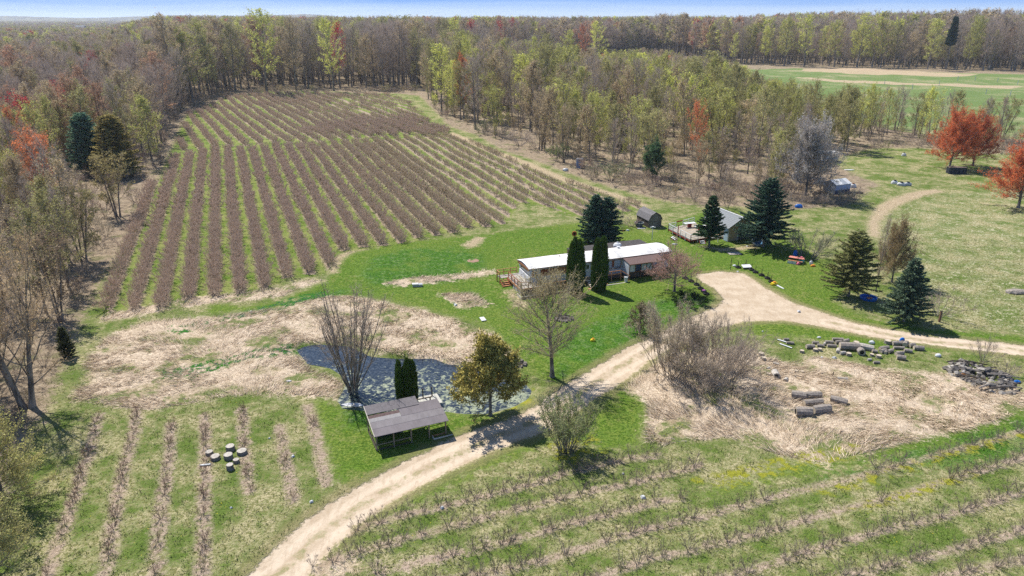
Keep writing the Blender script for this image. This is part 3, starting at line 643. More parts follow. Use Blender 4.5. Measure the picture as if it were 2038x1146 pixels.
T_MID = [(848, 196), (886, 243), (950, 258), (1012, 290), (1130, 328), (1200, 345), (1290, 350), (1400, 372), (1470, 398), (1560, 402), (1610, 398), (1640, 330), (1690, 300), (1745, 286), (1850, 290), (1960, 298), (2200, 300), (2700, 300), (2700, 288), (2038, 272), (1850, 262), (1640, 226), (1500, 172), (1460, 138), (1300, 110), (1000, 130), (852, 152)]
T_RIGHT = [(1300, 106), (1450, 128), (1600, 130), (2038, 143), (3000, 158), (3400, 88), (1300, 88)]
def pick(rng, table, n):
    k = list(table); p = np.array([table[q] for q in k], float); return np.array(k)[rng.choice(len(k), n, p=p / p.sum())]
ALL = []   # x, y, height, tint name, region
def fill(region, poly, s, seed, hf, table, keep=1.0):
    rng = np.random.default_rng(seed); pts = jitter_grid(PP(poly), s, seed, keep); tn = pick(rng, table, len(pts))
    # colours come in loose stands
    for (x, y), t in zip(pts, tn):
        b = math.sin(x * .045 + seed) + math.sin(y * .031 + x * .02) + .6 * math.sin(y * .09 - x * .07)
        if region in ('mid',) and b > .9: t = random.choice(('ygreen', 'olive', 'lime', 'olive'))
        if region == 'left' and y < 175 and random.random() < .45: t = random.choice(('tan', 'olive', 'tan', 'ygreen', 'rust'))
        if region in ('left',) and b > 1.2: t = random.choice(('tan', 'olive', 'tan'))
        if region in ('back', 'right') and b > 1.6 and random.random() < .6: t = random.choice(('ygreen', 'olive', 'lime'))
        ALL.append((x, y, hf(x, y) * rng.uniform(.72, 1.18), str(t), region))
fill('left', T_LEFT, 5.7, 21, lambda x, y: 10.3 + 10.5 * min(1, max(0, (y - 75) / 185)), dict(grey=4, purple=6, tan=3.2, olive=1.1, rust=.8, red=.25, orange=.1), .9)
fill('back', T_BACK, 7.2, 22, lambda x, y: float(np.interp(x / y, [-.56, -.47], [17.5, 26.5])), dict(grey=5, purple=5, tan=2.4, olive=1.6, ygreen=1, lime=.5, red=.15, rust=.4), .92)
def mid_height(x, y):
    az = x / y; k = np.interp(az, [-.15, .02, .12, .30, .42], [.024, .036, .060, .068, .098]); return max(6.5, min(11.5 + 11 * min(1, max(0, (y - 150) / 110)), 33 - k * y))
fill('mid', T_MID, 6.8, 23, mid_height, dict(grey=4, purple=2.5, tan=2.6, olive=2.4, ygreen=2.0, lime=.6, orange=.06), .66)
fill('mid', T_MID, 7.5, 29, lambda x, y: 5.2, dict(grey=2, purple=2, tan=4, olive=3, ygreen=1.5), .6)
fill('right', T_RIGHT, 8.4, 24, lambda x, y: 28.5 + 2.5 * math.sin(x * .02), dict(grey=4, purple=6, tan=2, olive=1.2, ygreen=.9, lime=.7, red=.15, rust=.5), .95)
SPOT = [(532, 186, 35, 'lime', 1.25), (665, 182, 31, 'lime', 1.0), (590, 182, 30, 'tan', 1), (930, 128, 27, 'red', 1.1), (890, 132, 27, 'rust', 1.2), (1025, 120, 30, 'red', 1.0), (1175, 118, 28, 'rust', 1.2), (1160, 121, 27, 'orange', 1),
        (390, 150, 30, 'red', 1.2), (125, 300, 17, 'red', .9), (65, 350, 17, 'red', .9), (70, 380, 15, 'orange', .9), (5, 330, 19, 'red', .9), (95, 440, 15, 'orange', 1.0), (1190, 132, 28, 'lime', 1.3), (1125, 150, 24, 'lime', 1.2),
        (1390, 345, 14, 'orange', .8), (1600, 132, 33, 'lime', 1.2), (1560, 131, 32, 'ygreen', 1.2), (1705, 134, 33, 'lime', 1.3), (1735, 134, 32, 'lime', 1.2), (1660, 133, 30, 'ygreen', 1.2), (1845, 139, 31, 'ygreen', 1.1),
        (1265, 240, 21, 'lime', 1.3), (1310, 235, 21, 'ygreen', 1.3), (1400, 250, 22, 'olive', 1.5), (1360, 262, 19, 'ygreen', 1.2), (930, 200, 22, 'ygreen', 1.1), (975, 245, 16, 'ygreen', 1), (905, 235, 18, 'lime', 1), (1030, 225, 20, 'ygreen', 1), (860, 190, 22, 'olive', 1)]
for px, py, h_, tn_, wx_ in SPOT:
    x, y = P(px, py); ALL.append((x, y, h_, tn_, 'spot%.2f' % wx_))
FREE = [(1640, 330, 60), (1170, 345, 14)]
def clear_of(x, y):
    """keep the paths, yards and the notable trees free"""
    for cx, cy, r in CLEAR:
        if (x - cx) ** 2 + (y - cy) ** 2 < r * r: return False
    return True
CLEAR = [(*P(1660, 370), 9), (*P(1690, 340), 9), (*P(1635, 318), 11), (*P(1545, 316), 6), (*P(1160, 335), 5), (*P(1238, 300), 4), (*P(1284, 276), 4), (*P(1610, 395), 6), (*P(532, 186), 7), (*P(1882, 132), 7), (*P(1050, 285), 8), (*P(1297, 367), 4), (*P(185, 345), 9), (*P(240, 350), 9), (*P(190, 375), 10), (*P(240, 385), 11), (*P(205, 415), 9), (*P(150, 380), 7), (*P(175, 425), 7), (*P(230, 440), 6), (*P(205, 450), 6), (*P(62, 812), 3), (*P(1220, 360), 6)]
ALL = [a for a in ALL if a[4].startswith('spot') or clear_of(a[0], a[1])]
def shows(a):
    x, y, h_ = a[0], a[1], a[2]; base = y * CT; d = math.hypot(x, y)
    f = (y * CT + (CAMH - h_ * .6) * ST); u_ = x / f * FPX + 1019
    if u_ < -60 or u_ > 2098: return 0
    return h_ / d * (1 if a[4] != 'right' else .95) * (1.6 if a[4].startswith('spot') else 1)
ALL.sort(key=shows, reverse=True)
near, mass = ALL[:290], ALL[290:]
WHERE = dict(left='in the wood left of the orchard', back='in the tall wood behind the orchard', mid='in the thicket between orchard and far field', right='in the tall wood beyond the far field')
def region_of(a):
    if not a[4].startswith('spot'): return a[4]
    if a[1] < 330 and a[0] < -60: return 'left'
    if a[0] > 0 and a[1] > 430: return 'right'
    return 'back' if a[1] > 330 else 'mid'
rngv = np.random.default_rng(5)
SEENLAB = {}
for a in near:
    x, y, h_, tn_, rg = a; r_ = region_of(a); tall = h_ > 17; leafy = tn_ in ('olive', 'ygreen', 'lime', 'orange', 'red', 'rust', 'tan')
    pl = random.choice((TALLL if tall else YOUNGL) if leafy else (TALLB if tall else YOUNGB)); c = np.array(TINT[tn_]) * rngv.uniform(1.05, 1.45)
    size = 'tall' if tall else ('young' if h_ > 11 else 'small')
    wx_ = float(rg[4:]) if rg.startswith('spot') else rngv.uniform(.9, 1.25) * (1.2 if r_ in ('right', 'back') else 1)
    lab = '%s %s tree %s' % (size, WORD[tn_], WHERE[r_])
    put('woodland_tree', pl, lab, 'tree', x, y, h_, c, group='%s trees %s' % (WORD[tn_], WHERE[r_]), wx=wx_, lean=(rngv.normal() * .03, rngv.normal() * .03))
def mass_of(name, items, label):
    V = []; x = np.array([a[0] for a in items]); y = np.array([a[1] for a in items]); h_ = np.array([a[2] for a in items]); n = len(items)
    rg_ = np.random.default_rng(9); var = np.zeros(n, int); sc = np.zeros(n); tint = np.zeros((n, 3))
    protos = [('TB', TALLB), ('TL', TALLL), ('YB', YOUNGB), ('YL', YOUNGL), ('FB', FARB), ('FL', FARL)]; P_, off = [], {}
    for k, l in protos: off[k] = len(P_); P_ += [merged(name + '_kind', q) for q in l]
    for i, a in enumerate(items):
        leafy = a[3] in ('olive', 'ygreen', 'lime', 'orange', 'red', 'rust', 'tan'); d = math.hypot(a[0], a[1])
        k = ('F' if d > 620 else ('T' if a[2] > 17 else 'Y')) + ('L' if leafy else 'B'); l = dict(protos)[k]; j = rg_.integers(len(l)); var[i] = off[k] + j; sc[i] = a[2] / l[j].H
        tint[i] = np.array(TINT[a[3]]) * rg_.uniform(1.05, 1.45)
    z = hgt(x, y); wxy = sc * rg_.uniform(.85, 1.25, n) * np.where(np.hypot(x, y) > 620, 1.25, 1)
    return gn_scatter(name, P_, np.stack([x, y, z], -1), var, sc, rg_.random(n) * 6.28, tint, wxy, label)
mass_of('woodland', mass, 'deep wood of bare and budding trees behind the nearest ones')
# the woods that run on to the horizon
def far_woods():
    rng = np.random.default_rng(31); items = []
    lo = 1250.0 * 33 / 33
    for s, y0, y1 in ((11, 880, 1500), (15, 1500, 2400), (24, 2400, 4200)):
        ys = np.arange(y0, y1, s)
        for yy in ys:
            xs = np.arange(-yy * .80, yy * .80, s); xs = xs + rng.uniform(-.45, .45, len(xs)) * s; yv = yy + rng.uniform(-.45, .45, len(xs)) * s
            m = (np.sin(xs * .006 + 1) * np.sin(yv * .005) + .5 * np.sin(xs * .017 + yv * .013)) > -.92
            t = pick(rng, dict(grey=5, purple=4, tan=3, olive=2.4, ygreen=1.6, lime=.5, green=.9, rust=.2), len(xs))
            for x, y, k, q in zip(xs, yv, t, m):
                if q: items.append((x, y, rng.uniform(15, 22) * float(np.interp(x / y, [-.5, -.3], [.82, 1.0])), str(k), s))
    n = len(items); x = np.array([a[0] for a in items]); y = np.array([a[1] for a in items]); h_ = np.array([a[2] for a in items])
    P_ = [merged('far_kind', q) for q in FARB + FARL] + [merged('far_pine', SPR[0])]
    var = np.array([4 if a[3] == 'green' else (rng.integers(2) + (2 if a[3] in ('olive', 'ygreen', 'lime', 'rust', 'tan') else 0)) for a in items])
    tint = np.array([np.array(TINT[a[3]] if a[3] != 'green' else (.05, .075, .045)) * rng.uniform(1.0, 1.35) for a in items]); sc = np.where(var == 4, h_ / 11, h_ / 20)
    gn_scatter('far_woodland', P_, np.stack([x, y, hgt(x, y) * 0 + .3], -1), var, sc, rng.random(n) * 6.28, tint, sc * np.where(var == 4, .8, np.where(h_ > 0, 1.35, 1)) * np.where(y > 2400, 1.7, 1), 'woods running to the horizon')
    return n
NFAR = far_woods()
def hills():
    """low wooded ridges at the horizon"""
    g = G('wooded_ridge'); pos = g.n('NewGeometry').outputs['Position']; a = g.noise(.02, 5, pos, .7)
    g.color(g.mix(g.step(a, .4, .62), (.10, .09, .075), (.23, .21, .12)))
    rng = np.random.default_rng(4)
    for (y0, hh, seed, x0, x1) in ((4300, 34, 1, -4200, 4200), (5600, 62, 2, -5200, -900), (5200, 46, 3, -1800, 5200), (3300, 38, 5, 300, 900), (3600, 44, 6, 1100, 2000)):
        xs = np.linspace(x0, x1, 900); ys = np.linspace(0, 1, 5)[None] ; u = (xs - x0) / (x1 - x0)
        env = np.clip(np.minimum(u, 1 - u) * 7, 0, 1); top = hh * env ** .8 * (.78 + .16 * np.sin(xs * .0017 + seed * 2) + .08 * np.sin(xs * .0051 + seed)) + np.random.default_rng(seed).random(900) * 5.5 * (env > .02)
        V = []; pr = [(-260, 0), (-120, .72), (-30, .96), (0, 1), (400, .2), (700, 0)]
        for dy, f in pr: V.append(np.stack([xs, np.full(900, y0 + dy), top * f - 2], -1))
        V = np.concatenate(V); i, k = np.meshgrid(np.arange(len(pr) - 1), np.arange(899), indexing='ij'); i = i.ravel(); k = k.ravel()
        T = np.stack([i * 900 + k, i * 900 + k + 1, (i + 1) * 900 + k + 1, (i + 1) * 900 + k], -1)
        tag(link('hills', tri_mesh('hills', V, T, [g.m])), kind='structure')
hills()

# undergrowth on the forest floors
def undergrowth():
    rng = np.random.default_rng(14); pts = []
    for poly, s, keep in ((T_LEFT, 3.4, .6), (T_MID, 5.0, .5), (T_BACK, 6.0, .3)):
        q = jitter_grid(PP(poly), s, 77, keep); pts.append(q[(q[:, 1] < 420)])
    pts.append(jitter_grid(PP([(1130, 345), (1290, 392), (1400, 410), (1500, 420), (1640, 412), (1720, 402), (1640, 360), (1400, 372), (1290, 350)]), 2.6, 5, .8))
    pts.append(jitter_grid(PP([(350, 226), (378, 214), (450, 190), (520, 180), (640, 181), (830, 186), (830, 178), (340, 190)]), 3.2, 6, .9))
    pts.append(jitter_grid(PP([(1640, 322), (1745, 296), (1850, 298), (1960, 306), (2200, 306), (2200, 286), (1740, 284)]), 3.2, 8, .8))
    p = np.concatenate(pts); n = len(p); P_ = [merged('under', q) for q in BUSHW + BUSHG]; var = rng.choice(5, n, p=[.27, .27, .26, .1, .1]); sc = rng.uniform(.4, 1.5, n)
    t = np.array([np.array(random.choice(((.30, .21, .16), (.34, .25, .19), (.28, .21, .18), (.40, .32, .18), (.32, .30, .13)))) for _ in range(n)])
    gn_scatter('undergrowth', P_, np.stack([p[:, 0], p[:, 1], hgt(p[:, 0], p[:, 1])], -1), var, sc, rng.random(n) * 6.28, t, None, 'brown brush and saplings under the woodland trees')
undergrowth()

# ---- the blueberry orchard
BB = [shrub('blueberry', 201 + i, 1.35, .6, stems=8, n2=6, n3=6, tww=.012, twl=.20, spread=.68, sr=.020, n4=1, twm=DTWIG) for i in range(4)]
BD = [shrub('blueberry_dense', 211 + i, 1.6, .85, stems=14, n2=6, n3=6, tww=.022, twl=.30, spread=.82, base=.42, sr=.018, n4=1) for i in range(4)]
BF = [shrub('blueberry_far', 221 + i, 1.5, .85, stems=10, n2=5, n3=5, tww=.05, twl=.34, spread=.80, base=.42, sr=.024, n4=1) for i in range(3)]
def orchard():
    rng = np.random.default_rng(41); P3 = []
    gaps = [(*P(960, 420), 0), ]
    for poly, dd, nn, sp, off, step, q in ((orch, D1, N1_, 3.06, -17.0, 1.0, 0), (orch2, D2, N2_, 3.9, 0., 1.5, 1)):
        c = poly @ nn; a = poly @ dd
        for k in range(int(math.floor((c.min() - off) / sp)), int(math.ceil((c.max() - off) / sp)) + 1):
            cc = off + k * sp; t = np.arange(a.min(), a.max(), step) + rng.uniform(-.25, .25, len(np.arange(a.min(), a.max(), step)))
            M = np.array([nn, dd]); pts = np.linalg.solve(M, np.stack([np.full(len(t), cc), t])).T
            m = inside(pts[:, 0], pts[:, 1], poly)
            if q == 0: # young, thinner rows to the right, bare ground in the corner by the lawn
                keep = np.where(cc > 44, .72, .975)
            else: keep = np.where((pts[:, 0] > -75) & (pts[:, 1] > 260), .45, .93)
            m &= rng.random(len(t)) < keep; p = pts[m]; P3.append(np.stack([p[:, 0], p[:, 1], np.full(len(p), cc if q == 0 else 0), np.full(len(p), q)], -1))
    # the brown thicket where the two blocks meet on the right
    bl = jitter_grid(PP([(600, 262), (640, 244), (760, 236), (830, 240), (900, 262), (860, 272), (770, 272), (700, 270)]), 2.3, 3, .75); P3.append(np.stack([bl[:, 0], bl[:, 1], bl[:, 0] * 0, bl[:, 0] * 0 + 1], -1))
    A = np.concatenate(P3); n = len(A); d = np.hypot(A[:, 0], A[:, 1]); far = d > 135; P_ = [merged('orchard_kind', q) for q in BD + BF]
    var = np.where(far, 4 + rng.integers(3, size=n), rng.integers(4, size=n)); big = np.where((A[:, 3] == 0) & (A[:, 2] > 40), .78, 1.0); sc = rng.uniform(.82, 1.12, n) * big
    green = np.clip((A[:, 2] - 14) / 30, 0, 1)[:, None] * (A[:, 3:4] == 0); t = (np.array((.52, .34, .26)) * (1 - green) + np.array((.50, .39, .20)) * green) * rng.uniform(.85, 1.15, (n, 1))
    gn_scatter('blueberry_bushes', P_, np.stack([A[:, 0], A[:, 1], hgt(A[:, 0], A[:, 1])], -1), var, sc, rng.random(n) * 6.28, t, sc * np.where(A[:, 2] > 40, .85, 1.06), 'rows of leafless blueberry bushes in the big orchard')
orchard()
def front_rows():
    rng = np.random.default_rng(43); items = []
    for rows, sp, side in ((ROWS_R, 1.0, 0), (ROWS_L, .95, 1)):
        for ri, r in enumerate(rows):
            r = PP(r); s = np.r_[0, np.cumsum(np.hypot(*np.diff(r, axis=0).T))]; t = np.arange(.3, s[-1], sp) + rng.uniform(-.18, .18, len(np.arange(.3, s[-1], sp)))
            x = np.interp(t, s, r[:, 0]) + rng.normal(size=len(t)) * .08; y = np.interp(t, s, r[:, 1]) + rng.normal(size=len(t)) * .08
            for xx, yy in zip(x, y):
                mossy = side == 0 and ri in (3, 4, 2) and P(1540, 990)[0] < xx < P(1900, 900)[0] * .93
                if rng.random() < (.80 if mossy else (.10 if side == 0 else (.30 if ri < 2 else (.42 if ri < 4 else .62)))): continue
                items.append((xx, yy, side, ri))
    ordn = ['nearest the driveway bend', 'next to the row by the driveway', 'in the middle of the front rows', 'running up to the brown brush clump', 'below the mossy row', 'third from the lower right corner', 'second from the lower right corner', 'at the lower right corner']
    ordl = ['next to the wood', 'second in from the wood', 'third in from the wood', 'ending below the log stumps', 'above and beside the log stumps', 'thin and broken right of the log stumps', 'beside the lawn of the open shed']
    for xx, yy, side, ri in items[:300]:
        s = rng.uniform(.75, 1.15); c = np.array((.26, .20, .16) if side == 0 else (.42, .19, .11)) * rng.uniform(.9, 1.1)
        lab = 'small leafless blueberry bush of the row %s' % ordn[ri] if side == 0 else 'reddish leafless blueberry bush of the row %s' % ordl[ri]
        put('blueberry_bush', random.choice(BB), lab, 'bush', xx, yy, 1.35 * s * (.80 if side == 0 else .62), c, group=lab.replace('bush', 'bushes'), wx=rng.uniform(.85, 1.15), tn=('stems', 'twigs'))
    rest = items[300:]
    if rest:
        n = len(rest); a = np.array([(q[0], q[1]) for q in rest]); gn_scatter('blueberry_row_ends', [merged('row_kind', q) for q in BB], np.stack([a[:, 0], a[:, 1], hgt(a[:, 0], a[:, 1])], -1), rng.integers(4, size=n), rng.uniform(.45, .7, n), rng.random(n) * 6.28, np.tile((.42, .19, .11), (n, 1)), None, 'low reddish blueberry bushes filling out the lower left rows')
front_rows()

# ---- single trees that stand out
def tree(name, pl, label, px, py, h, tint, wx=1.0, rz=None, cat='tree', tn=('trunk', 'crown')):
    x, y = P(px, py); return put(name, pl, label, cat, x, y, h, tint, None, rz, wx, tn=tn)
BLUEG, DARKG, OLIVEG = (.085, .155, .098), (.075, .145, .062), (.25, .25, .09)
tree('spruce_tree', conifer('spruce_a', 301, 7.2, 4.2, z0=.04, power=.62, tops=2, dens=1.2), 'broad dark spruce with two tops behind the long white mobile home', 1195, 481, 7.6, BLUEG, 1.0, .2)
tree('spruce_tree', conifer('spruce_b', 302, 8, 3.0, z0=.2, power=.75, dens=1.2), 'slim dark spruce standing in front of the deck beside the tan shed', 1411, 488, 8.1, DARKG)
tree('spruce_tree', conifer('spruce_c', 303, 10.5, 4.9, z0=.14, power=.60, dens=1.1), 'biggest dark spruce, right of the tan shed with a white tub at its foot', 1519, 492, 10.7, BLUEG)
tree('spruce_tree', conifer('spruce_d', 304, 8.6, 4.0, z0=.16, power=.6, dens=.8, sl=.5, sw=.12), 'thin olive green spruce with a blue paddling pool at its foot', 1688, 590, 8.7, OLIVEG)
tree('spruce_tree', conifer('spruce_e', 305, 7.7, 3.2, z0=.13, power=.75, dens=1.0), 'grey-green spruce casting its shadow on the right hand driveway', 1798, 640, 7.8, (.14, .20, .12))
for px, py, h_, lead, lab in ((1144, 583, 7.5, [(-.42, .1, .72, 7.1), (.42, -.1, .80, 7.3), (0, .35, .6, 7.5), (.1, -.5, .55, 5.9)], 'left column of dark arborvitae beside the mobile home steps'),
                              (1191, 577, 7.5, [(-.36, .1, .68, 7.2), (.40, 0, .78, 7.4), (0, -.45, .55, 6.5)], 'right column of dark arborvitae beside the mobile home steps')):
    tree('arborvitae', column_tree('arborvitae', px, h_, lead), lab, px, py, h_, (.085, .145, .022), 1.0, .35)
tree('arborvitae', column_tree('arborvitae_p', 7, 4.6, [(0, 0, .36, 4.5), (.1, -.3, .32, 3.9)]), 'slimmer dark arborvitae by the pond behind the open shed', 797, 802, 4.5, (.085, .145, .022), 1, 0)
tree('arborvitae', column_tree('arborvitae_q', 8, 4.8, [(0, 0, .50, 4.7), (.35, .1, .48, 4.5), (-.2, .1, .4, 4.2)]), 'wider dark arborvitae by the pond behind the open shed', 815, 803, 4.7, (.08, .135, .022), 1, 0)
JM = NEEDLE
tree('juniper_tree', bare_tree('juniper_t', 310, 6.6, 3.5, .17, n1=40, n2=8, n3=7, n4=0, twl=.5, tww=.03, tr=.15, ang=(80, 15), prof='cone', leaves=30000, leaf=.17, leafmat=NEEDLE), 'rusty olive juniper on the pond bank beside the driveway', 976, 828, 6.4, (.40, .335, .09), 1.0)
tree('willow_tree', shrub('willow', 311, 9.2, 3, stems=26, n2=7, n3=6, tww=.028, twl=.9, spread=.50, base=.5, sr=.07, wob=.04, n4=2), 'bare willow with a fan of straight stems at the pond edge', 703, 776, 9.3, (.22, .17, .14), 1.0, tn=('stems', 'twigs'))
tree('young_tree', bare_tree('maple_y', 312, 10, 3.9, .26, n1=60, n2=8, n3=7, n4=1, twl=.7, tww=.019, tr=.19, ang=(70, 18), prof='oval', leaves=6000, leaf=.08), 'single thinly budding tree with a grey trunk on the lawn before the mobile home', 1099, 752, 8.9, (.44, .38, .17), 1.3)
tree('large_shrub', shrub('thicket_a', 313, 6.0, 3, stems=110, n2=10, n3=7, tww=.022, twl=.55, spread=.80, base=2.4, sr=.026, n4=2, wob=.12), 'largest bare brown shrub, a wide dome over the driveway edge', 1412, 764, 5.7, (.30, .24, .185), 1.0, tn=('stems', 'twigs'), cat='shrub')
tree('large_shrub', shrub('thicket_b', 314, 5.4, 3, stems=46, n2=9, n3=7, tww=.02, twl=.5, spread=.65, base=1.3, sr=.028, n4=2, leaves=4500, leaf=.09, wob=.1), 'paler bare shrub against the left side of the widest brown shrub', 1335, 738, 6.4, (.40, .34, .22), 1.05, tn=('stems', 'twigs'), cat='shrub')
tree('leafing_shrub', shrub('thicket_c', 315, 5.0, 2.4, stems=60, n2=9, n3=7, tww=.018, twl=.42, spread=.55, base=.8, sr=.028, n4=1, leaves=11000, leaf=.10, wob=.09), 'green leafing shrub standing alone between the driveway and the front rows', 1128, 897, 4.4, (.30, .34, .14), 1.0, tn=('stems', 'twigs'), cat='shrub')
tree('crabapple_tree', bare_tree('crab', 316, 3.4, 3.0, .3, n1=40, n2=8, n3=7, n4=2, twl=.35, tww=.02, tr=.15, ang=(82, 25), prof='round', leaves=6000, leaf=.07, n1seg=4), 'low spreading pinkish brown crabapple at the right end of the mobile home', 1342, 582, 3.5, (.50, .27, .22), 1.25)
tree('garden_bush', shrub('gbush', 317, 1.2, 1.2, stems=16, n2=6, n3=5, tww=.03, twl=.3, spread=1.2, base=.8, sr=.02, leaves=3000, leaf=.11), 'low dark green leafy bush under the crabapple', 1372, 604, 1.0, (.035, .075, .015), 1.7, tn=('stems', 'leaves'), cat='bush')
tree('small_conifer', bare_tree('deadcon', 318, 3.4, 1.3, .05, n1=34, n2=6, n3=5, n4=1, twl=.3, tww=.03, tr=.06, ang=(75, 40), prof='cone', leaves=2600, leaf=.1, leafmat=NEEDLE), 'small half-brown conifer on the lawn left of the bare thicket', 1272, 662, 3.6, (.15, .12, .05), 1.1)
for px, py, hh, w_, lab in ((1085, 596, 2.0, 1.2, 'tan bare shrub at the corner of the mobile home deck'), (1118, 592, 1.9, 1.1, 'tan bare shrub along the mobile home between deck and arborvitae'), (1150, 601, 1.4, .9, 'low pale shrub at the foot of the left arborvitae')):
    tree('deck_shrub', BUSHG[0], lab, px, py, hh, (.36, .25, .13), w_, tn=('stems', 'twigs'), cat='shrub')
tree('grey_shrub', shrub('greysh', 319, 3.6, 3, stems=24, n2=7, n3=6, tww=.02, twl=.5, spread=1.15, base=1.0, sr=.04, n4=1, leaves=2500, leaf=.09), 'wide grey-green shrub right of the biggest spruce', 1606, 512, 3.9, (.22, .25, .14), 1.25, tn=('stems', 'twigs'), cat='shrub')
tree('bare_tree', YOUNGB[0], 'slim bare tan tree behind the blue paddling pool', 1743, 578, 9.4, (.36, .24, .13), .62)
tree('bare_tree', OPEN[0], 'bare tan tree with rounded crown between the olive and grey-green spruces', 1775, 560, 8.2, (.34, .25, .12), .72)
tree('bare_shrub', BUSHW[0], 'bare shrub by the fence post right of the grey-green spruce', 1868, 628, 3.4, (.24, .19, .15), 1.1, tn=('stems', 'twigs'), cat='shrub')
tree('silver_tree', OPEN[1], 'silver grey bare tree in the open yard behind the small white shed', 1603, 388, 14.6, (.46, .425, .40), 1.0)
RD = (.68, .18, .06)
tree('red_tree', OPEN[0], 'round orange-red tree with a black crate at its foot', 1889, 335, 12.8, RD, 1.05)
tree('red_tree', OPEN[1], 'orange-red tree standing right behind the one with the black crate', 1936, 330, 12.0, (.60, .16, .06), .95)
tree('red_tree', OPEN[0], 'orange-red tree cut by the right edge of the picture', 2026, 415, 12.0, RD, 1.1, 2.0)
tree('pine_tree', conifer('wpine', 320, 12, 3.4, z0=.12, power=.45, dens=1.0, droop=.05, sl=.6, sw=.2), 'blue-green pine at the left edge of the orchard', 183, 345, 13.4, (.19, .32, .20), 1.25)
tree('pine_tree', conifer('wpine2', 321, 12, 3.6, z0=.08, power=.5, dens=1.0, droop=.05, sl=.6, sw=.2), 'large olive brown evergreen right beside the blue-green pine', 238, 352, 13.6, (.44, .36, .12), 1.35)
for px, py, hh, w_, lab in ((1238, 300, 6.6, 1.5, 'dark cone shaped juniper in the thicket, nearest the orchard track'), (1284, 277, 9.5, .95, 'tall narrow dark juniper in the thicket'), (1180, 262, 6.2, .9, 'small dark juniper deep in the thicket'), (135, 712, 3.4, 1.3, 'small olive juniper at the edge of the left wood')):
    tree('juniper_tree', JUN, lab, px, py, hh, (.11, .12, .045), w_)
tree('evergreen_tree', bare_tree('privet', 322, 6, 2.0, .3, n1=30, n2=7, n3=6, n4=0, twl=.4, tww=.03, tr=.09, ang=(70, 20), prof='round', leaves=9000, leaf=.17), 'round dark green leafy tree at the thicket edge behind the shed', 1298, 367, 7.4, (.09, .16, .07), 1.0)
for px, py, hh, w_, tt, lab in ((965, 268, 4.2, 1.5, (.13, .16, .07), 'round grey-green bush beside the orchard track bend'), (1003, 276, 3.8, 1.3, (.16, .15, .10), 'dark brown-green bush next to the one at the track bend'), (1108, 322, 4.4, 1.2, (.17, .22, .07), 'round light green bush beside the orchard track'), (1035, 290, 4.4, 1.9, (.26, .22, .20), 'wide grey twiggy bush left part of the clump by the track'), (1068, 297, 4.2, 1.7, (.25, .21, .19), 'wide grey twiggy bush right part of the clump by the track'),
                            (1215, 362, 4.0, 1.6, (.22, .24, .13), 'pale green spreading bush left of the round dark leafy tree'), (1745, 930, 1.6, 1.1, (.28, .18, .11), 'brown brush clump in the mossy front row'), (1290, 455, .0, 1, None, None)):
    if tt: tree('round_bush', BUSHG[1] if tt[1] > tt[0] else BUSHW[1], lab, px, py, hh, tt, w_, tn=('stems', 'twigs'), cat='bush')
tree('lilac_shrub', BUSHW[2], 'low pink-brown hedge shrub left of the round-roofed barn, left half', 1237, 452, 1.5, (.32, .17, .17), 1.7, tn=('stems', 'twigs'), cat='shrub')
tree('lilac_shrub', BUSHW[1], 'low pink-brown hedge shrub left of the round-roofed barn, right half', 1258, 449, 1.5, (.30, .18, .18), 1.6, tn=('stems', 'twigs'), cat='shrub')
tree('dead_tree', YOUNGB[2], 'small bare tree left of the barn', 1237, 444, 4.0, (.25, .2, .16), .7)
tree('lone_pine', PINE, 'lone tall dark pine rising over the wood beyond the far field', 1882, 138, 34, (.05, .08, .052), .85)
tree('oak_tree', bare_tree('leftbig', 323, 14, 4.4, .18, n1=40, n2=8, n3=7, n4=1, twl=.8, tww=.024, tr=.30, ang=(40, 22), stems=2, leaves=4200, leaf=.11), 'big forked tan budding tree at the edge of the left wood', 56, 815, 14.5, (.52, .37, .19), 1.1)
tree('oak_tree', bare_tree('leftbig2', 324, 13, 4.0, .18, n1=34, n2=8, n3=7, n4=1, twl=.8, tww=.024, tr=.22, ang=(40, 22), leaves=3800, leaf=.11), 'tan budding tree at the left picture edge, left of the big forked one', -14, 800, 13, (.50, .36, .19), 1.1)
tree('leafing_tree', bare_tree('yleft', 325, 8, 3.6, .16, n1=56, n2=9, n3=7, n4=0, twl=.6, tww=.02, tr=.17, ang=(82, 8), prof='dome', th=.6, upc=.15, leaves=15000, leaf=.11), 'yellow-green leafing tree in the lower left corner', 10, 1000, 7.6, (.50, .47, .17), 1.05)
tree('leafing_tree', bare_tree('yleft2', 326, 7, 3.4, .16, n1=50, n2=9, n3=7, n4=0, twl=.6, tww=.02, tr=.15, ang=(82, 8), prof='dome', th=.6, upc=.15, leaves=13000, leaf=.11), 'yellow-green leafing tree at the bottom left edge, below the other', -20, 1150, 6.3, (.46, .44, .17), 1.0)
for px, py, hh, c, w_, lab in ((168, 520, 9, (.34, .30, .12), 1.2, 'olive-tan leafing tree leaning over the first orchard row, lower of the pair'), (235, 430, 9.5, (.36, .30, .12), 1.2, 'olive-tan leafing tree leaning over the first orchard row, upper of the pair'), (120, 640, 9, (.30, .22, .14), 1.0, 'brown budding tree at the wood edge above the small olive juniper')):
    tree('edge_tree', YOUNGL[1], lab, px, py, hh * 1.15, c, w_ * 1.2)

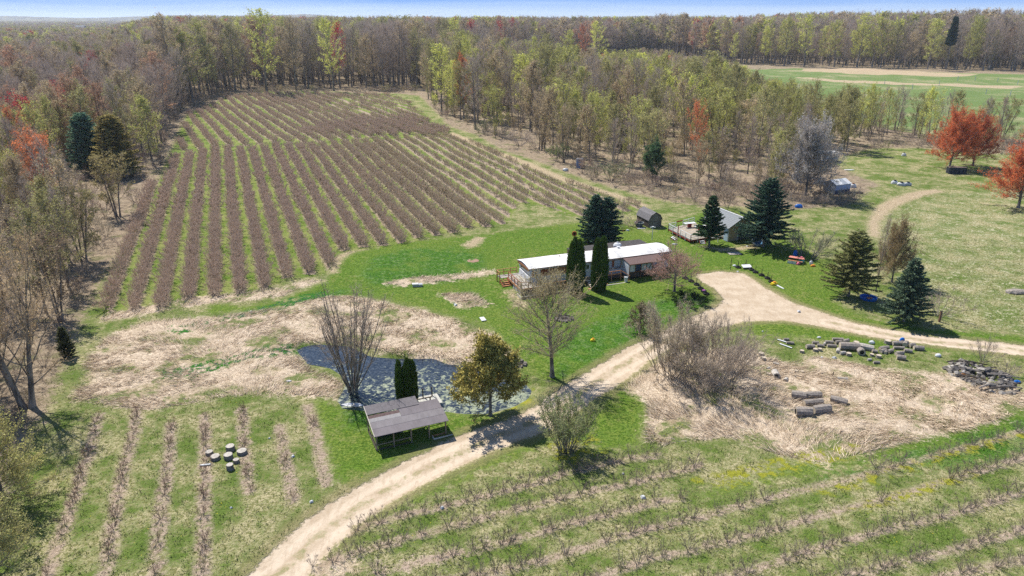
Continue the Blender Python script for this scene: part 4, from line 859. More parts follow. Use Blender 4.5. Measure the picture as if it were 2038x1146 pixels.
# dry reed and straw, and rough tufts in the grass
def straw():
    rng = np.random.default_rng(51); g = G('dry_straw'); r = g.n('NewGeometry').outputs['Random Per Island']
    rp_ = g.n('ValToRGB'); g.put(rp_.inputs[0], r); rp_.color_ramp.elements[0].color = (.32, .23, .15, 1); rp_.color_ramp.elements[1].color = (.88, .73, .55, 1); g.color(rp_.outputs[0])
    L = []
    for poly, n in ((Z['straw'][0], 46000), (Z['straw'][1], 60000), (Z['straw'][2], 2500), (Z['straw'][3], 1200), (Z['straw'][4], 5000)):
        q = PP(poly); lo, hi = q.min(0), q.max(0); lo = np.maximum(lo, (-70, 30)); hi = np.minimum(hi, (75, 140)); p = rng.uniform(lo, hi, (n * 2, 2)); m = inside(p[:, 0], p[:, 1], q); p = p[m][:n]
        L.append(p)
    p = np.concatenate(L); keep = (sdf(p[:, 0], p[:, 1], [POND]) > .3) & (sdf(p[:, 0], p[:, 1], [DRV]) > .4); 
    den = np.sin(p[:, 0] * .9 + np.sin(p[:, 1] * .7) * 2) + np.sin(p[:, 1] * 1.1 + p[:, 0] * .3); keep &= den + rng.normal(size=len(p)) * .9 > -.1; p = p[keep]; n = len(p)
    a = 1.0 + 1.6 * np.sin(p[:, 0] * .12) + 1.3 * np.sin(p[:, 1] * .16 + p[:, 0] * .05) + rng.normal(size=n) * .45; el = rng.uniform(.05, .55, n)
    D = np.stack([np.cos(a) * np.cos(el), np.sin(a) * np.cos(el), np.sin(el)], -1); z = hgt(p[:, 0], p[:, 1])
    V, T = blades(np.stack([p[:, 0], p[:, 1], z + .03], -1), D, rng.uniform(.35, 1.1, n), rng.uniform(.025, .055, n), rng)
    tag(link('dry_reeds', tri_mesh('dry_reeds', V, T, [g.m])), 'flattened straw coloured reeds and dead grass', kind='stuff')
    g2 = G('grass_tufts'); r = g2.n('NewGeometry').outputs['Random Per Island']; rp_ = g2.n('ValToRGB'); g2.put(rp_.inputs[0], r)
    rp_.color_ramp.elements[0].color = (.06, .115, .015, 1); rp_.color_ramp.elements[1].color = (.36, .32, .16, 1); e_ = rp_.color_ramp.elements.new(.45); e_.color = (.15, .20, .04, 1); g2.color(rp_.outputs[0])
    q = np.stack([rng.uniform(-45, 80, 260000), 33 + 75 * rng.random(260000) ** 1.5], -1); ok = (np.abs(q[:, 0]) < q[:, 1] * .75 + 5) & (sdf(q[:, 0], q[:, 1], [DRV]) > .2) & (sdf(q[:, 0], q[:, 1], [POND]) > .6) & (sdf(q[:, 0], q[:, 1], Z['lawn']) > .5)
    cl = np.sin(q[:, 0] * 2.1 + np.sin(q[:, 1] * 1.3)) * np.sin(q[:, 1] * 2.4 + q[:, 0] * .4); ok &= cl + rng.normal(size=len(q)) * .6 > .15; q = q[ok]; n = len(q)
    D = unit(rng.normal(size=(n, 3)) * .7 + np.array((0, 0, .8))); D[:, 2] = np.abs(D[:, 2])
    V, T = blades(np.stack([q[:, 0], q[:, 1], hgt(q[:, 0], q[:, 1])], -1), D, rng.uniform(.10, .28, n), np.full(n, .05), rng)
    tag(link('grass', tri_mesh('grass', V, T, [g2.m])), 'rough grass tufts, green and dry', kind='stuff')
straw()
# ---------------------------------------------------------------- buildings and things
AY = math.radians(20.8)
UX, UY = math.cos(AY), math.sin(AY)
def LP(O, u, v): return (O[0] + u * UX - v * UY, O[1] + u * UY + v * UX)
WHITE = mat('white_paint_worn', (.62, .63, .64), var=.18, scale=2.0, stretch=(1, 1, .3))
SIDING = mat('white_metal_siding', (.55, .60, .66), var=.2, scale=1.2, stretch=(1, 1, .25), rough=.6)
ROOFW = mat('white_coated_roof', (.72, .71, .69), var=.30, scale=.9, col2=(.86, .855, .84))
RUST = mat('rusty_trim', (.20, .095, .06), var=.4, scale=4)
BROWNP = mat('brown_panel', (.27, .085, .035), var=.3, scale=5)
REDW = mat('stained_red_wood', (.36, .11, .055), var=.3, scale=6)
ORW = mat('orange_stained_wood', (.47, .22, .11), var=.3, scale=6)
GREYW = mat('weathered_deck_wood', (.42, .38, .33), var=.3, scale=5)
DARKW = mat('dark_wood', (.075, .06, .05), var=.4, scale=5)
PALEW = mat('pale_board', (.60, .55, .47), var=.2, scale=5)
GLASS = mat('window_glass', (.045, .06, .08), var=.3, rough=.12, spec=.6)
CURT = mat('curtained_glass', (.36, .43, .52), var=.2, rough=.25, spec=.5)
SHING = mat('brown_shingle', (.155, .105, .095), var=.3, scale=7)
FELT = mat('black_roof_felt', (.075, .068, .066), var=.45, scale=3)
SHINGG = mat('grey_shingle', (.235, .25, .262), var=.2, scale=9)
SHINGD = mat('old_dark_shingle', (.17, .16, .165), var=.35, scale=6)
TAN = mat('tan_siding', (.47, .36, .225), var=.2, scale=3)
SKIRT = mat('dark_skirting', (.10, .11, .115), var=.4, scale=2)
BLUEW = mat('pale_blue_door', (.40, .52, .62), var=.15)
BLACKR = mat('black_rubber', (.018, .018, .019), var=.3, rough=.7)
YELLOW = mat('yellow_plastic', (.80, .60, .03), var=.1, rough=.4)
BLUEP = mat('blue_plastic', (.02, .16, .55), var=.15, rough=.35)
ORANGEP = mat('orange_plastic', (.75, .28, .03), var=.15, rough=.4)
PINKP = mat('pink_plastic', (.72, .18, .25), var=.2, rough=.45)
TEALP = mat('teal_plastic', (.05, .38, .38), var=.2, rough=.4)
SALMON = mat('salmon_paint', (.68, .26, .20), var=.2)
LOGB = mat('log_bark', (.30, .26, .225), var=.4, scale=5, bump=.5); LOGE = mat('log_end', (.52, .44, .34), var=.3, scale=9)
LOGW = mat('bleached_log', (.46, .42, .37), var=.3, scale=5)
STONE = mat('grey_rubble_stone', (.185, .165, .145), var=.45, scale=3, bump=.4); STONEL = mat('pale_rubble_stone', (.36, .33, .29), var=.25, scale=3)
GALV = mat('galvanised_metal', (.48, .50, .52), var=.15, rough=.4, metal=.3)

# -- the long mobile home
def mobile_home():
    O = P(1057, 573); L_, W_ = 20.75, 4.05
    t = thing('mobile_home', 'long white mobile home with rust stained roof edge and brown window bands', 'mobile home', (O[0], O[1], H1(*O)), AY)
    # core volume with raked ends
    pr = [(0, .50), (0, 1.55), (-.28, 2.72), (L_ + .38, 2.72), (L_ + .05, 1.5), (L_ + .05, .50)]
    def slab(pts, y0, y1):
        n = len(pts); mb = MB(); mb.add([(u, y0, z) for u, z in pts] + [(u, y1, z) for u, z in pts], [tuple(range(n)), tuple(range(2 * n - 1, n - 1, -1))] + [(i, i + n, (i + 1) % n + n, (i + 1) % n) for i in range(n)]); return mb
    slab(pr, .04, W_).build('wall', SIDING, t)
    # lower siding panels with joints, the band of windows and brown infill above
    me = B(.012, 1.206, 0, .035, .52, 1.52).mesh('siding_panel', SIDING)
    for i in range(17): link('siding_panel', me, t, (i * 1.22, 0, 0))
    me = B(.012, 1.206, 0, .035, 2.50, 2.70).mesh('siding_panel', SIDING)
    for i in range(17): link('siding_panel', me, t, (i * 1.22, 0, 0))
    x = 0
    def band(x0, x1, kind):
        z0, z1 = 1.54, 2.48
        if kind == 'w':
            f = MB(); f.box(x0, x1, -.03, .03, z0, z0 + .06).box(x0, x1, -.03, .03, z1 - .06, z1).box(x0, x0 + .06, -.03, .03, z0 + .06, z1 - .06).box(x1 - .06, x1, -.03, .03, z0 + .06, z1 - .06)
            o = f.build('window', WHITE, t); B(x0 + .06, x1 - .06, 0, .02, z0 + .06, z1 - .06).build('pane', GLASS, o)
            for k in range(1, 4): B(x0 + .06, x1 - .06, -.02, 0, z0 + .06 + k * .21, z0 + .08 + k * .21).build('louvre', WHITE, o)
        elif kind == 'c':
            f = MB(); f.box(x0, x1, -.03, .03, 1.22, 1.28).box(x0, x1, -.03, .03, z1 - .06, z1).box(x0, x0 + .05, -.03, .03, 1.28, z1 - .06).box(x1 - .05, x1, -.03, .03, 1.28, z1 - .06)
            o = f.build('window', BROWNP, t); B(x0 + .05, x1 - .05, 0, .025, 1.28, z1 - .06).build('pane', CURT, o)
        else: B(x0, x1, -.012, .035, z0, z1).build('panel', {'b': BROWNP, 't': PALEW, 'd': SIDING}[kind], t)
    for a in ((0, .10, 'd'), (.12, .38, 'b'), (.40, .98, 'w'), (1.0, 1.30, 't'), (1.32, 4.55, 'b'), (4.57, 7.12, 'b'), (7.14, 7.72, 'b'), (8.62, 10.85, 't'), (10.9, 11.88, 'c'), (11.9, 12.08, 'b'), (12.1, 13.2, 'c'), (13.25, 13.6, 't'), (13.62, 19.7, 'd'), (19.72, 20.9, 'b')): band(*a)
    d = B(7.76, 8.58, -.02, .035, .56, 2.48).build('door', WHITE, t); B(7.95, 8.38, -.03, -.02, 1.7, 2.3).build('pane', GLASS, d); B(8.46, 8.50, -.07, -.02, 1.35, 1.5).build('handle', GALV, d)
    # left end: cap, window and orange-brown lip
    MB().hexa([(-.30, .1, 2.36), (-.24, .1, 2.36), (-.24, 3.95, 2.36), (-.30, 3.95, 2.36)], [(-.36, .0, 2.70), (-.29, .0, 2.70), (-.29, 4.06, 2.70), (-.36, 4.06, 2.70)]).build('end_trim', ORW, t)
    o = MB().hexa([(-.07, .7, 1.75), (-.02, .7, 1.75), (-.02, 3.4, 1.75), (-.07, 3.4, 1.75)], [(-.20, .7, 2.3), (-.15, .7, 2.3), (-.15, 3.4, 2.3), (-.20, 3.4, 2.3)]).build('window', WHITE, t)
    for k in range(3): MB().hexa([(-.085, .76 + k * .88, 1.79), (-.073, .76 + k * .88, 1.79), (-.073, 1.58 + k * .88, 1.79), (-.085, 1.58 + k * .88, 1.79)], [(-.205, .76 + k * .88, 2.26), (-.19, .76 + k * .88, 2.26), (-.19, 1.58 + k * .88, 2.26), (-.205, 1.58 + k * .88, 2.26)]).build('pane', GLASS, o)
    # roof: low bow, coated white, in sheets with lapped joints
    n = 8; secs = [(-.36, 2.6)] + [(-.36 + 2.66 * k, 2.66) for k in range(8)]
    vs = [-.12 + (W_ + .24) * k / n for k in range(n + 1)]; zf = lambda v: 2.74 + .34 * math.sin(math.pi * (v + .12) / (W_ + .24))
    for k in range(8):
        u0 = -.38 + k * (L_ + .82) / 8; u1 = u0 + (L_ + .82) / 8 - .025; mb = MB()
        dz = .012 * (k % 2)
        vv = [(u, v, zf(v) + dz + (.0 if q else -.05)) for q in (1, 0) for u in (u0, u1) for v in vs]; m = n + 1
        f = [(i, m + i, m + i + 1, i + 1) for i in range(n)] + [(2 * m + i, 2 * m + i + 1, 3 * m + i + 1, 3 * m + i) for i in range(n)] + [(i, i + 1, 2 * m + i + 1, 2 * m + i) for i in range(n)] + [(m + i, 3 * m + i, 3 * m + i + 1, m + i + 1) for i in range(n)] + [(0, 2 * m, 3 * m, m), (n, m + n, 3 * m + n, 2 * m + n)]
        mb.add(vv, f).build('roof_sheet', ROOFW, t)
    B(-.38, L_ + .44, -.16, -.125, 2.64, 2.76).build('gutter', RUST, t); B(-.38, L_ + .44, W_ + .125, W_ + .16, 2.64, 2.77).build('gutter', RUST, t)
    MB().lathe([(.16, 2.95), (.16, 3.2), (.26, 3.2), (.26, 3.28), (0, 3.33)], 10, (14.4, 3.0, 0)).build('roof_vent', WHITE, t)
    MB().lathe([(.10, 2.9), (.10, 3.15), (.0, 3.17)], 8, (5.2, 2.6, 0)).build('roof_vent', RUST, t)
    # skirting in sheets
    me = B(.01, 1.21, .08, .12, -.15, .49).mesh('skirting', SKIRT)
    for i in range(17): link('skirting', me, t, (i * 1.22, 0, 0))
    B(.02, .06, .14, W_, -.15, .49).build('skirting', SKIRT, t)
    # enclosed porch under its own brown roof
    p0, p1, pv = 13.45, 18.75, -1.95
    pr_ = MB().hexa([(p0 - .1, pv - .25, 2.30), (p1 + .1, pv - .25, 2.30), (p1 + .1, -.17, 2.58), (p0 - .1, -.17, 2.58)], [(p0 - .1, pv - .25, 2.37), (p1 + .1, pv - .25, 2.37), (p1 + .1, -.17, 2.66), (p0 - .1, -.17, 2.66)]).build('porch_roof', SHING, t)
    MB().bar((p0 - .1, pv - .27, 2.32), (p1 + .1, pv - .27, 2.32), .04, .12).build('fascia', RUST, pr_)
    pf = MB().box(p0, p1, pv, -.02, .42, .52).build('porch_floor', DARKW, t)
    for i in range(7):
        x_ = p0 + .04 + i * (p1 - p0 - .08) / 6; B(x_ - .04, x_ + .04, pv - .02, pv + .06, -.1 if i % 2 == 0 else .5, 2.3).build('post', RUST, t)
    for i in range(6):
        x0 = p0 + .1 + i * (p1 - p0 - .08) / 6; x1 = x0 + (p1 - p0 - .08) / 6 - .14
        if i in (0, 2, 3, 5): 
            f = MB().box(x0, x1, pv + .005, pv + .03, 1.22, 2.25).build('screen', CURT if i != 0 else WHITE, t)
        B(x0, x1, pv, pv + .04, 1.10, 1.20).build('rail', RUST, t)
        B(x0, x1, pv + .005, pv + .035, .55, 1.08).build('panel', DARKW, t)
    MB().bar((p0 + 2.9, pv - .01, 1.25), (p0 + 3.5, pv - .01, 2.28), .05, .09).build('brace', DARKW, t)
    B(p0 - .03, p0 + .01, pv + .08, -.10, .55, 2.40).build('side_wall', WHITE, t)
    B(p0 - .05, p0 - .035, pv + .3, pv + 1.0, .6, 2.1).build('door', SIDING, t); B(p1 + .0, p1 + .03, pv + .08, -.1, .55, 1.2).build('side_wall', SIDING, t)
    # narrow walkway with orange rail left of the porch
    B(9.7, p0 - .06, -1.35, -.03, .42, .52).build('walkway', DARKW, t)
    for z in (.95, 1.38): MB().bar((9.75, -1.34, z), (12.5, -1.34, z), .06, .10).build('rail', ORW, t)
    for x_ in (9.75, 11.1, 12.5): B(x_ - .045, x_ + .045, -1.40, -1.31, -.1, 1.34).build('post', ORW, t)
    for z in (.55, 1.28): MB().bar((12.56, -1.34, z + .05), (13.35, -2.3, z - .45), .05, .10).build('rail', ORW, t)
    return O, t
HO, home = mobile_home()
def steps(name, label, O, u0, u1, v0, dv, z1, n, m_t, m_s, rot=AY, extra=None):
    """open stair: treads climbing from v0 towards v0+dv"""
    o = LP(O, u0, v0); t = thing(name, label, 'steps', (o[0], o[1], H1(*o)), rot); w_ = u1 - u0
    for i in range(n):
        z = z1 * (i + 1) / (n + 1); v = dv * i / n
        B(.05, w_ - .05, min(v, v + dv / n * .8), max(v, v + dv / n * .8), z - .04, z).build('tread', m_t, t)
    for x_ in (0, w_): MB().bar((x_, 0, .06), (x_, dv, z1 - .02), .05, .20).build('stringer', m_s, t)
    return t
steps('wooden_steps', 'brown open wooden steps between the two arborvitae columns', HO, 7.35, 8.65, -2.6, 1.7, .62, 4, PALEW, DARKW)
o = LP(HO, 7.2, -.88); tt = thing('stoop', 'small dark landing at the mobile home door between the arborvitae', 'landing', (o[0], o[1], H1(*o)), AY)
B(0, 1.6, 0, .82, .50, .60).build('platform', DARKW, tt)
for x_ in (.05, 1.5): B(x_, x_ + .07, .02, .09, -.1, .50).build('leg', DARKW, tt)
o = LP(HO, 6.9, -3.0); tag(B(0, 1.9, 0, .32, 0, .06).build('brick_path', mat('brick_edge', (.42, .20, .13), var=.2), None, (o[0], o[1], H1(*o) - .01), (0, 0, AY)), 'strip of reddish pavers at the foot of the steps between the arborvitae', 'pavers')
# flat black lean-to roof behind the home
def leanto():
    o = LP(HO, 8.6, 4.35); t = thing('lean_to', 'flat black felt lean-to roof along the back of the mobile home', 'lean-to', (o[0], o[1], H1(*o)), AY)
    me = B(0, 2.38, 0, 3.3, 2.30, 2.36).mesh('roof_sheet', FELT)
    for i in range(5): link('roof_sheet', me, t, (i * 2.4, 0, .01 * (i % 2)))
    for i in range(5): B(i * 3 - .05 + (.1 if i == 0 else -.1), i * 3 + .05, 3.15, 3.25, -.1, 2.29).build('post', DARKW, t)
    B(0, 12, 3.0, 3.04, .1, 2.2).build('wall', TAN, t)
    for (u, v, w_, d_, hh, m_, nm, lb, ct) in ((1.0, 2.2, 1.5, .5, .18, BLUEP, 'tarp_roll', 'folded blue tarp on the flat black roof, by the left arborvitae', 'tarp'), (5.5, 2.6, .9, .5, .14, ORW, 'board_stack', 'small tan board lying on the flat black roof behind the right arborvitae', 'boards')):
        q = LP(HO, 8.6 + u, 4.35 + v); mb = MB(); mb.hexa([(0, 0, 0), (w_, 0, 0), (w_, d_, 0), (0, d_, 0)], [(.08, .05, hh), (w_ * .8, .1, hh * .8), (w_ - .1, d_ - .06, hh), (.1, d_ - .1, hh * .6)])
        tag(mb.build(nm, m_, None, (q[0], q[1], H1(*o) + 2.375), (0, 0, AY + .2)), lb, ct)
leanto()
o = LP(HO, 15.3, 4.9); tc_ = thing('white_tank', 'white rounded tank top behind the middle of the mobile home roof', 'tank', (o[0], o[1], H1(*o) + 2.365), AY)
MB().lathe([(.55, 0), (.6, .3), (.45, .55), (.2, .66), (0, .68)], 14).build('shell', WHITE, tc_); MB().lathe([(.16, .67), (.16, .76), (0, .78)], 10).build('lid', GALV, tc_)

def deck():
    """deck wrapping the left end of the mobile home"""
    t = thing('front_deck', 'weathered grey deck with reddish railings round the left end of the mobile home', 'deck', (HO[0], HO[1], H1(*HO)), AY); z = .80
    def board(x0, x1, y0, y1): return B(x0, x1, y0, y1, z - .04, z).mesh('deck_board', GREYW)
    me = B(0, 2.02, 0, .185, z - .04, z).mesh('deck_board', GREYW)
    for i in range(30): link('deck_board', me, t, (-2.08, -1.62 + i * .195, .003 * (i % 3)))
    me = B(0, 1.6, 0, .185, z - .04, z).mesh('deck_board', GREYW)
    for i in range(7): link('deck_board', me, t, (-.05, -1.62 + i * .195, .003 * (i % 3)))
    me = B(0, 1.10, 0, .185, z - .04, z).mesh('deck_board', GREYW)
    for i in range(6): link('deck_board', me, t, (-3.2, 3.1 + i * .195, .003 * (i % 3)))
    MB().box(-2.1, 1.6, -1.68, -1.63, z - .26, z).build('rim_board', REDW, t); MB().box(-2.14, -2.09, -1.62, 4.2, z - .26, z).build('rim_board', ORW, t)
    # white parapet against the home
    MB().hexa([(-.30, .02, z), (-.12, .02, z), (-.12, 3.6, z), (-.30, 3.6, z)], [(-.28, .02, 1.58), (-.14, .02, 1.58), (-.14, 3.6, 1.70), (-.28, 3.6, 1.70)]).build('parapet', WHITE, t)
    B(-2.06, -1.98, -1.5, 1.2, -.1, z - .27).build('skirting', SIDING, t); B(-1.9, 1.55, -1.58, -1.53, -.1, z - .27).build('skirting', DARKW, t)
    def run(a, b, m_, n, top=1.62, mid=True):
        MB().bar((*a, top), (*b, top), .09, .05).build('hand_rail', m_, t)
        if mid: MB().bar((*a, (top + z) / 2), (*b, (top + z) / 2), .035, .09).build('rail', m_, t)
        for k in range(n):
            f = k / max(1, n - 1); x_, y_ = a[0] + (b[0] - a[0]) * f, a[1] + (b[1] - a[1]) * f; B(x_ - .045, x_ + .045, y_ - .045, y_ + .045, -.1, top - .02).build('post', m_, t)
    run((-3.2, 4.25), (-.35, 4.28), ORW, 4); run((-3.25, 4.2), (-3.25, 3.1), ORW, 2); run((-2.06, 2.9), (-2.06, -1.6), REDW, 5); run((-2.0, -1.6), (-1.0, -1.6), RUST, 2)
    MB().bar((0, -1.7, 1.12), (4.6, -1.7, 1.14), .08, .08).build('hand_rail', ORW, t)
    for x_ in (.9, 2.2, 3.5, 4.5): B(x_ - .05, x_ + .05, -1.75, -1.65, -.1, 1.08).build('post', REDW, t)
    for k in range(5): MB().bar((-1.0 + k * .22, -1.75, z + .7), (-.2 + k * .22, -2.9, .05), .03, .03).build('slat', RUST, t)
deck()
steps('wooden_steps', 'orange-brown wooden steps climbing to the deck at the left end of the mobile home', HO, -3.25, -2.2, 1.85, 1.25, .78, 4, ORW, REDW)
o = LP(HO, -2.55, -3.0); tp = thing('planter_bed', 'long low bed of grey boards in front of the mobile home deck', 'garden bed', (o[0], o[1], H1(*o)), AY)
B(0, 6.4, 0, .06, -.1, .32).build('edging_board', DARKW, tp); B(0, .06, .07, 1.6, -.1, .32).build('edging_board', PALEW, tp); B(0, 6.4, -.02, .08, .325, .36).build('cap_board', GREYW, tp)
o = LP(HO, 9.1, -2.6); tp = thing('garden_edging', 'row of pale boards and bricks edging the bed right of the arborvitae', 'edging', (o[0], o[1], H1(*o)), AY)
B(0, 4.2, 0, .12, -.05, .10).build('board', PALEW, tp); B(.1, 1.1, .5, .62, -.05, .09).build('board', ORW, tp); B(1.4, 3.0, .7, .85, -.05, .08).build('board', PALEW, tp)
o = LP(HO, 12.75, -2.35); tp = thing('trash_can', 'small white bin at the foot of the porch ramp', 'bin', (o[0], o[1], H1(*o)))
MB().lathe([(0, 0), (.20, 0), (.26, .62), (.0, .60)], 12).build('body', WHITE, tp); MB().lathe([(.275, .62), (.275, .68), (0, .72)], 12).build('lid', GALV, tp)

# -- tan shed with grey roof, deck and benches
CO = P(1447.8, 480.1)
def tan_shed():
    t = thing('tan_shed', 'tan shed with grey shingle roof, pale blue corner door and wide dark door', 'shed', (*CO, H1(*CO)), AY); W_, D_, E_, R_ = 4.7, 6.2, 2.38, 3.75
    hw = W_ / 2; gp = [(0, 0), (W_, 0), (W_, E_), (hw, R_), (0, E_)]
    for y0, y1 in ((0, .08), (D_ - .08, D_)):
        MB().add([(x, y0, z) for x, z in gp] + [(x, y1, z) for x, z in gp], [(0, 1, 2, 3, 4), (9, 8, 7, 6, 5)] + [(i, i + 5, (i + 1) % 5 + 5, (i + 1) % 5) for i in range(5)]).build('gable_wall', TAN, t)
    B(0, .08, .083, D_ - .083, 0, E_).build('side_wall', TAN, t); B(W_ - .08, W_, .083, D_ - .083, 0, E_).build('side_wall', TAN, t)
    for s in (0, 1):     # roof slopes laid in courses
        for k in range(9):
            a0, a1 = k / 9, (k + 1) / 9 + .02; xa = (-.25 + (hw + .25) * a0) if s == 0 else (W_ + .25 - (hw + .25) * a0); xb = (-.25 + (hw + .25) * min(1, a1)) if s == 0 else (W_ + .25 - (hw + .25) * min(1, a1))
            za, zb = E_ - .12 + (R_ - E_ + .17) * a0, E_ - .12 + (R_ - E_ + .17) * min(1, a1); o_ = .03
            pts = [(xa, -.25, za + o_), (xa, D_ + .25, za + o_), (xb, D_ + .25, zb), (xb, -.25, zb)]
            MB().hexa([(x, y, z) for x, y, z in pts], [(x, y, z + .035) for x, y, z in pts]).build('shingle_course', SHINGG, t)
    MB().bar((hw, -.27, R_ + .10), (hw, D_ + .27, R_ + .10), .22, .04).build('ridge_cap', WHITE, t)
    for x0 in (-.25, W_ + .25): MB().bar((x0, -.28, E_ - .11), (hw, -.28, R_ + .04), .04, .14).build('bargeboard', WHITE, t)
    MB().bar((-.27, -.25, E_ - .1), (-.27, D_ + .25, E_ - .1), .04, .12).build('fascia', WHITE, t)
    B(-.03, .05, -.03, .04, 0, E_ - .05).build('corner_board', WHITE, t)
    d = B(-.04, -.003, .1, 1.0, .05, 2.1).build('door', BLUEW, t); B(-.08, -.05, .85, .89, 1.0, 1.12).build('handle', GALV, d); B(-.05, -.002, 1.02, 1.10, .05, 2.15).build('door_trim', WHITE, t)
    d = B(1.85, 3.55, -.04, -.003, .02, 2.05).build('wide_door', SKIRT, t)
    for k in range(8): B(1.87 + k * .21, 2.05 + k * .21, -.055, -.042, .04, 2.03).build('plank', DARKW if k % 3 else SKIRT, d)
    B(1.75, 1.84, -.06, -.003, 0, 2.14).build('door_trim', WHITE, t); B(3.56, 3.65, -.06, -.003, 0, 2.14).build('door_trim', WHITE, t); B(1.84, 3.56, -.06, -.003, 2.06, 2.14).build('door_trim', WHITE, t)
tan_shed()
def shed_deck():
    t = thing('shed_deck', 'raised deck with white railings and red edge boards left of the tan shed', 'deck', (0, 0, 0)); z = .42
    a, b, c, d = P(1330, 460), P(1374, 483), P(1425, 474), P(1381, 447)
    A_, B_, C_, D_ = (np.array((*q, z)) for q in (a, b, c, d)); n = 26
    for i in range(n):
        f0, f1 = i / n + .003, (i + 1) / n - .003; p = [A_ + (B_ - A_) * f0, A_ + (B_ - A_) * f1, D_ + (C_ - D_) * f1, D_ + (C_ - D_) * f0]
        MB().hexa([(x, y, zz - .05) for x, y, zz in p], p).build('deck_board', mat('tan_deck', (.44, .37, .29), var=.3) if i % 4 else GREYW, t)
    for p, q in ((A_, B_), (B_, C_)): MB().bar((*p[:2], z - .16), (*q[:2], z - .16), .05, .20).build('rim_board', mat('dark_red_wood', (.28, .045, .035), var=.3), t)
    def run(p, q, f0, f1, m_=WHITE):
        p, q = p + (q - p) * f0, p + (q - p) * f1
        for zz in (z + .85, z + .45, z + .15): MB().bar((*p[:2], zz), (*q[:2], zz), .09 if zz > 1.2 else .04, .05 if zz > 1.2 else .09).build('rail', m_, t)
        k = max(2, int(np.hypot(*(q - p)[:2]) / 1.3) + 1)
        for i in range(k): r = p + (q - p) * (i / (k - 1)); B(r[0] - .045, r[0] + .045, r[1] - .045, r[1] + .045, -.1, z + .82).build('post', m_, t)
    run(A_, B_, 0, .42); run(A_, B_, .55, 1); run(B_, C_, 0, .55); run(A_, D_, 0, .28); run(A_, D_, .55, 1)
    MB().bar((*(A_ + (D_ - A_) * .3)[:2], z + .85), (*(A_ + (D_ - A_) * .53)[:2], z + .85), .10, .18).build('red_rail', mat('dark_red_wood', (.28, .045, .035)), t)
    r = A_ + (B_ - A_) * .44; B(r[0] - .05, r[0] + .05, r[1] - .05, r[1] + .05, -.1, 1.9).build('post', mat('dark_red_wood', (.28, .045, .035)), t)
    RW = mat('dark_red_wood', (.28, .045, .035))
    for px, py, lab in ((1372, 452, 'long white table with a red pedestal on the shed deck, farther from the camera'), (1393, 458, 'long white table with a red pedestal on the shed deck, nearer to the spruce')):
        x, y = P(px, py, z); tb = thing('deck_table', lab, 'table', (x, y, z), AY - .1)
        for k in range(3): B(-1.0, 1.0, -.40 + k * .27, -.15 + k * .27, .70, .75).build('table_board', WHITE, tb)
        B(-.25, .25, -.25, .25, 0, .695).build('pedestal', RW, tb)
    for px, py, w_, lab in ((1345, 476, 1.0, 'white steps on the left side of the shed deck'), (1399, 484, .8, 'white steps at the front right corner of the shed deck')):
        x, y = P(px, py); s = thing('deck_steps', lab, 'steps', (x, y, H1(x, y)), AY + (.9 if px < 1370 else 0) - .35)
        for k in range(3): B(-w_ / 2, w_ / 2, k * .26, k * .26 + .24, .09 + k * .12, .13 + k * .12).build('tread', WHITE, s)
        for x_ in (-w_ / 2 - .04, w_ / 2 + .04): MB().bar((x_, -.02, .04), (x_, .8, .42), .04, .16).build('stringer', RW, s)
    # white bench rail before the shed corner and round sand bed
    x, y = P(1410, 483); s = thing('white_rail', 'low white rail standing between the spruce and the blue corner door', 'rail', (x, y, H1(x, y)), math.atan2(P(1440, 478)[1] - y, P(1440, 478)[0] - x)); L_ = math.hypot(P(1440, 478)[0] - x, P(1440, 478)[1] - y)
    B(0, L_, -.05, .05, .85, .93).build('rail', WHITE, s)
    for k in (0.05, L_ * .62): B(k - .05, k + .05, -.04, .04, -.1, .85).build('post', WHITE, s)
    x, y = P(1420, 469); s = thing('round_patio', 'round tan patio disc between the spruce and the tan shed', 'patio', (x, y, .0)); MB().lathe([(0, .46), (1.5, .46), (1.55, .40), (1.55, -.1)], 24).build('slab', mat('tan_concrete', (.55, .42, .28)), s); B(-.3, .3, 1.0, 1.3, .47, 1.1).build('grill', BLACKR, s)
    x, y = P(1396, 466, z); s = thing('deck_chair', 'dark chair beside the white tables on the shed deck', 'chair', (x, y, z), .5); B(-.25, .25, -.25, .25, .38, .44).build('seat', BLACKR, s); B(-.25, .25, .22, .27, .44, .95).build('backrest', BLACKR, s)
    for a_ in (-.22, .19):
        for b_ in (-.22, .19): B(a_, a_ + .03, b_, b_ + .03, 0, .38).build('leg', BLACKR, s)
shed_deck()
